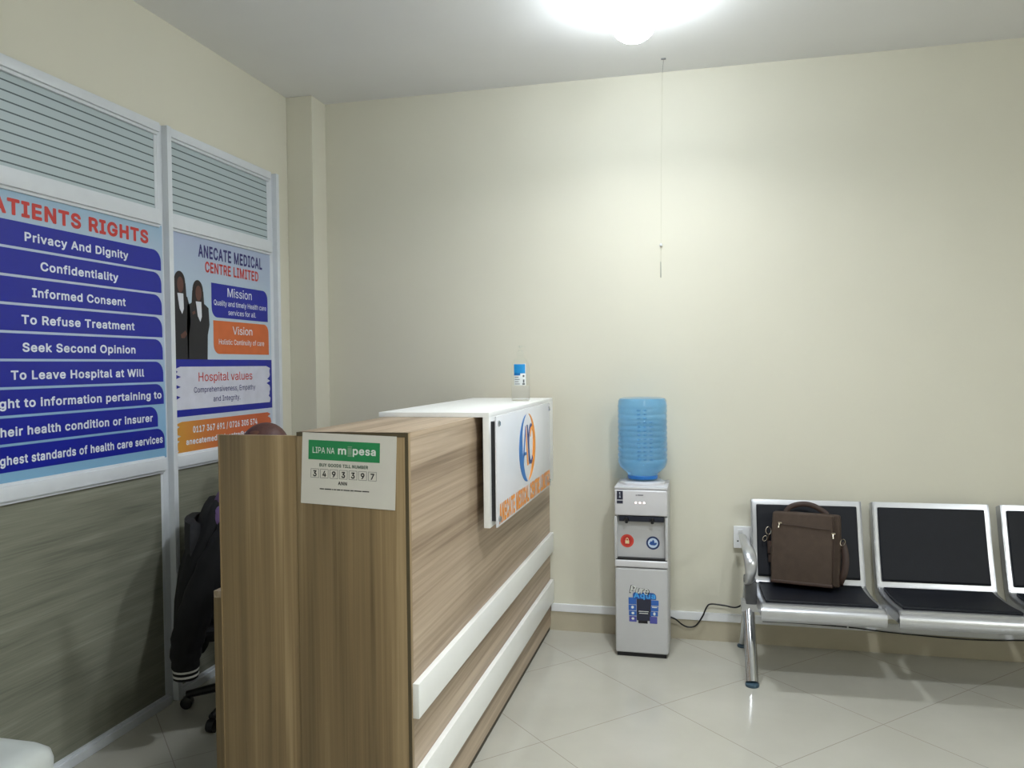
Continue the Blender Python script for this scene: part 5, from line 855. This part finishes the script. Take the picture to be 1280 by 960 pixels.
# ================================================================== brown bag
bag = thing('shoulder_bag', (0.475, 4.06, 0.402), 'brown fabric shoulder bag leaning on the backrest of the first bench seat', 'bag', rz=R(-12))
m_bag = mat('brown_canvas', (70, 57, 48), rough=0.8, noise=0.10, scale=30, bump=0.35, bscale=400)
m_bag2 = mat('dark_brown_canvas', (62, 48, 42), rough=0.8, noise=0.10, scale=30, bump=0.3, bscale=400)
m_bag3 = mat('brown_leather_trim', (58, 42, 36), rough=0.55, noise=0.08)
TL = R(11)          # lean
def lean(p):        # (x, y, z) in the upright bag -> leaning
    x_, y_, z_ = p
    return Vector((x_, y_*math.cos(TL)+z_*math.sin(TL), z_*math.cos(TL)-y_*math.sin(TL)+0.012))
def leaned(mb):
    for v_ in mb.bm.verts: v_.co = lean(v_.co)
    return mb
def pillow_box(x0, x1, y0, y1, z0, z1, bulge=0.008, bev=0.012):
    g = MB(); g.box(x0, x1, y0, y1, z0, z1)
    bmesh.ops.subdivide_edges(g.bm, edges=g.bm.edges[:], cuts=5, use_grid_fill=True)
    for v_ in g.bm.verts:
        cx = (v_.co.x-(x0+x1)/2)/((x1-x0)/2); cz = (v_.co.z-(z0+z1)/2)/((z1-z0)/2); cy = (v_.co.y-(y0+y1)/2)/((y1-y0)/2)
        fx, fy, fz = 1-cx*cx, 1-cy*cy, 1-cz*cz
        if abs(cy) > 0.99: v_.co.y += math.copysign(bulge*fx*fz, cy)
        if abs(cx) > 0.99: v_.co.x += math.copysign(bulge*0.6*fy*fz, cx)
        if abs(cz) > 0.99: v_.co.z += math.copysign(bulge*0.3*fx*fy, cz)
        v_.co += Vector((random.uniform(-1, 1), random.uniform(-1, 1), random.uniform(-1, 1)))*0.0012
    return g
def bagpart(nm, g, mt, par, sub=True, sm=60):
    o = obj(nm, leaned(g), mt, par, sm, True)
    if sub:
        md = o.modifiers.new('bevel', 'BEVEL'); md.width = 0.009; md.segments = 3; md.limit_method = 'ANGLE'; md.angle_limit = R(50)
    return o
body = bagpart('bag_body', pillow_box(-0.150, 0.160, -0.010, 0.060, 0.0, 0.345), m_bag, bag)
flap = bagpart('front_pocket', pillow_box(-0.148, 0.130, -0.062, -0.009, 0.004, 0.338, 0.010), m_bag, bag)
bagpart('pocket_seam', MB().tube([(-0.115, -0.072, 0.282), (-0.02, -0.0745, 0.279), (0.06, -0.0745, 0.272), (0.125, -0.068, 0.270)], 0.0022, 6), m_bag3, flap, False)
bagpart('zip_track', MB().tube([(0.127, -0.060, 0.330), (0.134, -0.055, 0.25), (0.134, -0.055, 0.05)], 0.0035, 6), m_bag3, flap, False)
bagpart('bottom_trim', MB().box(-0.149, 0.133, -0.066, 0.058, -0.002, 0.014, 0.004), m_bag3, bag, False)
m_zip = mat('nickel_zip_metal', (214, 204, 188), rough=0.2, metal=1.0)
def pull(x_, y_, z_, dx):
    return MB().tube([(x_, y_, z_), (x_+dx*0.3, y_-0.004, z_-0.010), (x_+dx*0.6, y_-0.005, z_-0.022)], [0.004, 0.003, 0.005], 8).box(x_-0.006, x_+0.012, y_-0.005, y_+0.002, z_-0.002, z_+0.005, 0.001)
bagpart('zip_pull', pull(-0.112, -0.076, 0.286, -0.006), m_zip, flap, False)
bagpart('zip_pull', pull(0.131, -0.062, 0.252, 0.004), m_zip, flap, False)
hp = smooth_path([(-0.095, 0.02, 0.343), (-0.070, 0.022, 0.372), (-0.02, 0.024, 0.388), (0.03, 0.024, 0.384), (0.075, 0.022, 0.362), (0.100, 0.02, 0.343)], 5)
bagpart('handle', MB().tube(hp, 0.013, 10, flat=0.45, up=(0, 1, 0)), m_bag3, bag, False)
# side straps with rings
lt = bagpart('side_tab', MB().box(-0.176, -0.148, 0.005, 0.05, 0.13, 0.195, 0.006).box(-0.172, -0.150, 0.01, 0.045, 0.09, 0.13, 0.005), m_bag2, bag, False)
def ring(c, r_, tilt):
    c = Vector(c); ax = Euler((tilt[0], tilt[1], tilt[2])).to_matrix()
    return MB().tube([c+ax @ Vector((r_*0.7*math.cos(a*math.pi/8), 0, r_*math.sin(a*math.pi/8))) for a in range(17)], 0.0024, 6)
bagpart('ring', ring((-0.172, -0.004, 0.245), 0.019, (0, 0, 0.4)), m_zip, lt, False)
bagpart('ring', ring((-0.188, -0.004, 0.205), 0.014, (0, 0.5, 0.2)), m_zip, lt, False)
bagpart('strap', MB().tube(smooth_path([(-0.165, 0.02, 0.235), (-0.176, 0.02, 0.20), (-0.172, 0.02, 0.15)], 5), 0.012, 8, flat=0.4), m_bag2, lt, False)
st = bagpart('shoulder_strap', MB().tube(smooth_path([(0.168, 0.012, 0.215), (0.180, 0.005, 0.18), (0.186, -0.002, 0.13), (0.182, -0.006, 0.08), (0.170, -0.004, 0.045), (0.160, 0.01, 0.02), (0.164, 0.03, 0.014)], 6), 0.016, 8, flat=0.35, up=(0, 1, 0)), m_bag3, bag, False)
bagpart('ring', ring((0.172, -0.008, 0.215), 0.016, (0, 0.3, -0.3)), m_zip, st, False)

# ================================================================== person behind the counter, office chair, jacket
PYc = 2.90
def limb(verts, sub=2):
    """one tapered tube grown over a chain of joints (x, y, z, radius[, radius2]); returns a mesh in world space"""
    me = bpy.data.meshes.new('limb')
    me.from_pydata([Vector(v_[:3]) for v_ in verts], [(k, k+1) for k in range(len(verts)-1)], [])
    o = bpy.data.objects.new('limb', me); COL.objects.link(o)
    md = o.modifiers.new('skin', 'SKIN'); md.use_smooth_shade = True
    for k, v_ in enumerate(verts):
        sv = me.skin_vertices[0].data[k]
        sv.radius = (v_[3], v_[4] if len(v_) > 4 else v_[3]); sv.use_root = (k == 0)
    sd = o.modifiers.new('subdivision', 'SUBSURF'); sd.levels = sub; sd.render_levels = sub
    bpy.context.view_layer.update()
    m2 = bpy.data.meshes.new_from_object(o.evaluated_get(bpy.context.evaluated_depsgraph_get()))
    bpy.data.objects.remove(o); bpy.data.meshes.remove(me)
    return m2
def fuse(name, meshes, mt, parent, voxel):
    """all the pieces melted into one continuous surface"""
    bm = bmesh.new()
    for q in meshes: bm.from_mesh(q); bpy.data.meshes.remove(q)
    me = bpy.data.meshes.new(name); bm.to_mesh(me); bm.free()
    o = bpy.data.objects.new(name, me); COL.objects.link(o)
    r_ = o.modifiers.new('remesh', 'REMESH'); r_.mode = 'VOXEL'; r_.voxel_size = voxel; r_.use_smooth_shade = True
    sm_ = o.modifiers.new('smooth', 'SMOOTH'); sm_.factor = 0.5; sm_.iterations = 3
    bpy.context.view_layer.update()
    m2 = bpy.data.meshes.new_from_object(o.evaluated_get(bpy.context.evaluated_depsgraph_get()))
    bpy.data.objects.remove(o); bpy.data.meshes.remove(me)
    m2.name = name; m2.materials.clear()
    for p in m2.polygons: p.use_smooth = True
    return put(name, m2, mt, parent)
m_skin = mat('brown_skin', (104, 70, 54), rough=0.5, noise=0.04)
person = thing('person', (-1.85, PYc, 0.0), 'seated person in a lavender top behind the counter, only the head top showing', 'person')
HX = -1.765
HEAD = [(1.040, 0.052, 0.012, 0.016), (1.048, 0.074, -0.010, 0.032), (1.068, 0.087, -0.035, 0.047), (1.092, 0.089, -0.058, 0.057), (1.118, 0.088, -0.078, 0.066), (1.142, 0.086, -0.090, 0.071),
        (1.160, 0.085, -0.097, 0.074), (1.185, 0.090, -0.101, 0.076), (1.210, 0.084, -0.098, 0.073), (1.232, 0.066, -0.085, 0.062), (1.248, 0.040, -0.058, 0.043), (1.257, 0.012, -0.024, 0.018)]
def head_mesh():
    rings = []
    for z_, xf, xb, w_ in HEAD:
        cx_ = (xf*0.35+xb*0.65)
        rings.append([(HX+cx_+(math.cos(t)*(xf-cx_) if math.cos(t) > 0 else math.cos(t)*(cx_-xb)), PYc+w_*math.sin(t), z_) for t in [2*math.pi*k/28 for k in range(28)]])
    g = MB().loft(rings)
    g.loft([[(HX+x_+dx, PYc+dy, z_) for dx, dy in ((-0.02, -w_), (0, -w_*0.5), (0.004, 0), (0, w_*0.5), (-0.02, w_))] for x_, z_, w_ in ((0.086, 1.172, 0.008), (0.094, 1.150, 0.010), (0.106, 1.128, 0.015), (0.103, 1.118, 0.017), (0.088, 1.112, 0.012))])   # nose
    for s_ in (-1, 1):
        g.ball((HX-0.008, PYc+s_*0.077, 1.142), 0.018, 0.009, 0.030, 12)                               # ears
    g.loft([[(HX+0.088+dx*0.9, PYc+dy*0.026, z_) for dx, dy in ((-0.02, -1), (0.0, -0.8), (0.004, 0), (0.0, 0.8), (-0.02, 1))] for z_ in (1.082, 1.102)])
    return g.mesh('head')
P_body = [limb([(-1.87, PYc, 0.545, 0.115, 0.145), (-1.885, PYc, 0.70, 0.098, 0.125), (-1.88, PYc, 0.86, 0.102, 0.142), (-1.860, PYc, 0.975, 0.080, 0.105), (-1.825, PYc, 1.030, 0.056), (-1.795, PYc, 1.090, 0.054)]), head_mesh()]
ARM, LEG = {}, {}
for s in (-1, 1):
    ARM[s] = [(-1.875, PYc+s*0.085, 0.955, 0.062), (-1.865, PYc+s*0.150, 0.955, 0.062), (-1.845, PYc+s*0.195, 0.90, 0.055), (-1.815, PYc+s*0.215, 0.79, 0.048), (-1.755, PYc+s*0.213, 0.810, 0.045), (-1.60, PYc+s*0.17, 0.834, 0.039), (-1.50, PYc+s*0.14, 0.838, 0.027)]
    P_body.append(limb(ARM[s]))
    P_body.append(limb([(-1.51, PYc+s*0.143, 0.838, 0.024, 0.027), (-1.47, PYc+s*0.133, 0.833, 0.017, 0.036), (-1.425, PYc+s*0.128, 0.831, 0.014, 0.040)]))
    for dy, ln in ((0.030, 0.062), (0.010, 0.072), (-0.010, 0.068), (-0.029, 0.052)):
        y_ = PYc+s*(0.128+dy)
        P_body.append(limb([(-1.445, y_, 0.832, 0.011), (-1.415, y_, 0.832, 0.0108), (-1.415+ln*0.5, y_, 0.830, 0.0095), (-1.415+ln*0.85, y_, 0.819, 0.0085), (-1.415+ln, y_, 0.808, 0.0072)], 1))
    P_body.append(limb([(-1.480, PYc+s*0.112, 0.828, 0.0135), (-1.452, PYc+s*0.088, 0.823, 0.0118), (-1.428, PYc+s*0.078, 0.817, 0.0098), (-1.408, PYc+s*0.075, 0.808, 0.008)], 1))
    LEG[s] = [(-1.87, PYc+s*0.085, 0.535, 0.088), (-1.78, PYc+s*0.095, 0.535, 0.082), (-1.60, PYc+s*0.105, 0.533, 0.070), (-1.44, PYc+s*0.110, 0.515, 0.057), (-1.41, PYc+s*0.112, 0.42, 0.052), (-1.43, PYc+s*0.112, 0.22, 0.046), (-1.45, PYc+s*0.112, 0.09, 0.034)]
    P_body.append(limb(LEG[s]))
    P_body.append(limb([(-1.46, PYc+s*0.112, 0.075, 0.034), (-1.43, PYc+s*0.113, 0.045, 0.032), (-1.31, PYc+s*0.12, 0.032, 0.022)]))
fuse('body', P_body, m_skin, person, 0.0048)
grow = lambda ch, d, a=0, b=None: [tuple(q[:3])+tuple(r_+d for r_ in q[3:]) for q in ch[a:b]]
tops = [limb([(-1.872, PYc, 0.575, 0.132, 0.160), (-1.885, PYc, 0.70, 0.116, 0.142), (-1.88, PYc, 0.86, 0.116, 0.156), (-1.862, PYc, 0.970, 0.094, 0.120), (-1.840, PYc, 1.012, 0.074)])]
for s in (-1, 1): tops.append(limb(grow(ARM[s], 0.011, 0, 4)))
fuse('blouse', tops, mat('lavender_cloth', (112, 88, 130), rough=0.85, noise=0.06, bump=0.1), person, 0.009)
trs = [limb([(-1.885, PYc, 0.60, 0.118, 0.148), (-1.87, PYc, 0.535, 0.122, 0.156), (-1.84, PYc, 0.525, 0.10, 0.14)])]
for s in (-1, 1): trs.append(limb(grow(LEG[s], 0.012)))
fuse('trousers', trs, mat('dark_cloth', (34, 34, 42), rough=0.9), person, 0.010)
for s in (-1, 1):
    fuse('shoe', [limb([(-1.475, PYc+s*0.112, 0.048, 0.040, 0.042), (-1.40, PYc+s*0.116, 0.044, 0.038, 0.042), (-1.30, PYc+s*0.12, 0.036, 0.030, 0.038), (-1.275, PYc+s*0.12, 0.034, 0.024, 0.030)])], m_black, person, 0.006)
# hair: a close cap over the crown, low at the nape and high over the brow
def hair_cap():
    rings = []
    for i in range(13):
        a = R(-38+i*10.5); ring_ = []
        for j in range(32):
            t = 2*math.pi*j/32; ct = math.cos(t)
            front = max(0.0, ct+0.25)**0.5 if ct > -0.25 else 0.0
            aa = min(max(a, R(-38)+R(62)*min(1, front)), R(89))
            ring_.append(Vector((HX-0.004+(0.099 if ct > 0 else 0.113)*math.cos(aa)*ct, PYc+0.089*math.cos(aa)*math.sin(t), 1.160+0.108*math.sin(aa))))
        rings.append(ring_)
    return MB().loft(rings)
obj('hair', hair_cap(), mat('reddish_brown_hair', (84, 54, 50), rough=0.5, noise=0.12, scale=60, bump=0.3, bscale=160), person, 80)
for s in (-1, 1):
    ey = obj('eye', MB().ball((HX+0.0715, PYc+s*0.030, 1.152), 0.0102, 0.0118, 0.0062, 14), mat('eye_white', (226, 222, 216), rough=0.2), person, 80)
    obj('iris', MB().ball((HX+0.0800, PYc+s*0.030, 1.152), 0.003, 0.0050, 0.0050, 10), mat('dark_iris', (34, 22, 18), rough=0.2), ey, 80)
    obj('eyebrow', MB().tube(smooth_path([(HX+0.084, PYc+s*0.014, 1.170), (HX+0.082, PYc+s*0.030, 1.175), (HX+0.070, PYc+s*0.046, 1.170)], 4), [0.002]+[0.0035]*7+[0.0015], 8), mat('dark_brow_hair', (40, 28, 26), rough=0.8), person, 80)
obj('mouth', MB().tube(smooth_path([(HX+0.080, PYc-0.022, 1.091), (HX+0.0905, PYc, 1.093), (HX+0.080, PYc+0.022, 1.091)], 4), [0.002]+[0.0055]*7+[0.002], 8, flat=1.2), mat('lip', (120, 66, 62), rough=0.5), person, 80)

oc = thing('office_chair', (-1.87, PYc, 0), 'black office chair behind the counter with a jacket over its back', 'chair')
m_ocf = mat('black_upholstery', (26, 26, 30), rough=0.8, noise=0.1, bump=0.15)
obj('seat', MB().box(-2.08, -1.64, PYc-0.22, PYc+0.22, 0.37, 0.428, 0.025, 3), m_ocf, oc)
bk = MB()
rings = []
for i in range(9):
    z_ = 0.50+i*0.044; hw = 0.20*(1-abs(i-4)**3/64*0.25); x_ = -2.015-0.05*(i/8)-0.02*math.sin(i/8*math.pi)
    rings.append([(x_+dx, PYc+dy, z_) for dx, dy in ((0.02, -hw), (0.0, -hw*0.5), (-0.008, 0), (0.0, hw*0.5), (0.02, hw), (-0.02, hw), (-0.042, hw*0.5), (-0.048, 0), (-0.042, -hw*0.5), (-0.02, -hw))])
obj('backrest', bk.loft(rings), m_ocf, oc, 60)
obj('back_support', MB().tube(smooth_path([(-1.95, PYc, 0.365), (-2.06, PYc, 0.37), (-2.10, PYc, 0.43), (-2.085, PYc, 0.62)], 4), 0.018, 10), m_black, oc)
obj('gas_lift', MB().lathe([(0.03, 0.09), (0.03, 0.22), (0.018, 0.221), (0.018, 0.37)], (-1.87, PYc, 0), 16), m_chrome, oc)
for k in range(5):
    a = R(20+72*k); d = Vector((math.cos(a), math.sin(a), 0)); c0 = Vector((-1.87, PYc, 0))
    lg = obj('leg', MB().tube([c0+Vector((0, 0, 0.10)), c0+d*0.14+Vector((0, 0, 0.085)), c0+d*0.26+Vector((0, 0, 0.06))], [0.026, 0.020, 0.016], 10), m_black, oc)
    n_ = Vector((-d.y, d.x, 0))
    obj('caster', MB().lathe([(0.018, -0.02), (0.026, -0.016), (0.026, 0.016), (0.018, 0.02)], c0+d*0.26+Vector((0, 0, 0.026)), 14, n_), m_black, lg)

# jacket hung over the chair back
jk = thing('black_jacket', (-2.10, PYc, 0.22), 'black jacket with white striped cuffs hanging over the office chair back', 'jacket')
m_jk = mat('black_jersey', (16, 16, 19), rough=0.9, noise=0.15, scale=25, bump=0.3, bscale=40)
rings = []
zs = [0.930, 0.922, 0.89, 0.82, 0.73, 0.62, 0.50, 0.40, 0.33]
cx = [-1.985, -1.985, -1.987, -2.005, -2.04, -2.07, -2.085, -2.09, -2.09]
rx = [0.010, 0.030, 0.050, 0.060, 0.066, 0.07, 0.072, 0.07, 0.066]
ry = [0.08, 0.13, 0.180, 0.215, 0.238, 0.242, 0.244, 0.242, 0.240]
for z_, c_, a_, b_ in zip(zs, cx, rx, ry):
    rg_ = []
    for j in range(36):
        t = 2*math.pi*j/36
        wv = 1+0.05*math.sin(7*t+z_*9)*(1 if z_ < 0.85 else 0.2)
        rg_.append((c_+a_*math.copysign(abs(math.cos(t))**0.7, math.cos(t))*wv, PYc+b_*math.copysign(abs(math.sin(t))**0.8, math.sin(t)), z_+0.008*math.sin(3*t)))
    rings.append(rg_)
obj('jacket_body', MB().loft(rings), m_jk, jk, 70)
obj('lining', MB().ball((-1.955, PYc-0.150, 0.858), 0.050, 0.058, 0.068, 20), mat('lavender_lining', (118, 92, 138), rough=0.85, noise=0.06), jk, 80)['label'] = 'lavender lining at the collar'
for s in (-1, 1):
    sp_ = smooth_path([(-1.915, PYc+s*0.165, 0.862), (-1.93, PYc+s*0.225, 0.815), (-1.995, PYc+s*0.25, 0.69), (-2.07, PYc+s*0.25, 0.51), (-2.105, PYc+s*0.245, 0.38), (-2.11, PYc+s*0.24, 0.295)], 5)
    n_ = len(sp_)
    sl = obj('sleeve', MB().tube(sp_, [0.052+0.016*math.sin(math.pi*i/(n_-1))+0.003*math.sin(i*2.1) for i in range(n_)], 16), m_jk, jk, 70)
    cf = obj('cuff', MB().lathe([(0.050, 0.0), (0.048, -0.05), (0.044, -0.053)], (-2.11, PYc+s*0.24, 0.300), 20), m_jk, sl, 60)
    for q in (0.012, 0.032):
        obj('cuff_stripe', MB().lathe([(0.0505, -q), (0.0512, -q-0.004), (0.0505, -q-0.008)], (-2.11, PYc+s*0.24, 0.300), 20), mat('white_knit', (206, 206, 200), rough=0.8), cf, 60)

# turn the seated group a little and set it in its place behind the desk
PIV, NEW, TURN = Vector((-1.87, PYc, 0)), Vector((-1.975, 3.10, 0)), R(34)
for o_ in (person, oc, jk):
    d_ = o_.location-PIV
    o_.location = NEW+Matrix.Rotation(TURN, 3, 'Z') @ d_; o_.rotation_euler.z = TURN
person.location.z = -0.012

# ================================================================== white bin at the near left
wbn = thing('white_bin', (-1.93, 1.74, 0), 'white plastic bin with rounded lid in front of the partition, near bottom left', 'bin')
m_bin = mat('white_bin_plastic', (214, 220, 220), rough=0.3, noise=0.01)
def rr_ring(cx_, cy_, hx, hy, rad_, z_, k=5):
    return [(cx_+x_, cy_+y_, z_) for x_, y_ in rrect(-hx, hx, -hy, hy, (rad_,)*4, k)]
obj('bin_body', MB().loft([rr_ring(-1.93, 1.74, 0.115, 0.095, 0.04, 0.0), rr_ring(-1.93, 1.74, 0.120, 0.10, 0.04, 0.02), rr_ring(-1.93, 1.74, 0.140, 0.115, 0.045, 0.36)]), m_bin, wbn, 40)
obj('lid', MB().loft([rr_ring(-1.93, 1.74, 0.146, 0.121, 0.05, 0.355), rr_ring(-1.93, 1.74, 0.148, 0.123, 0.05, 0.40), rr_ring(-1.93, 1.74, 0.143, 0.118, 0.05, 0.425), rr_ring(-1.93, 1.74, 0.125, 0.10, 0.05, 0.442), rr_ring(-1.93, 1.74, 0.08, 0.06, 0.04, 0.448)]), m_bin, wbn, 40)
bpy.context.view_layer.update()
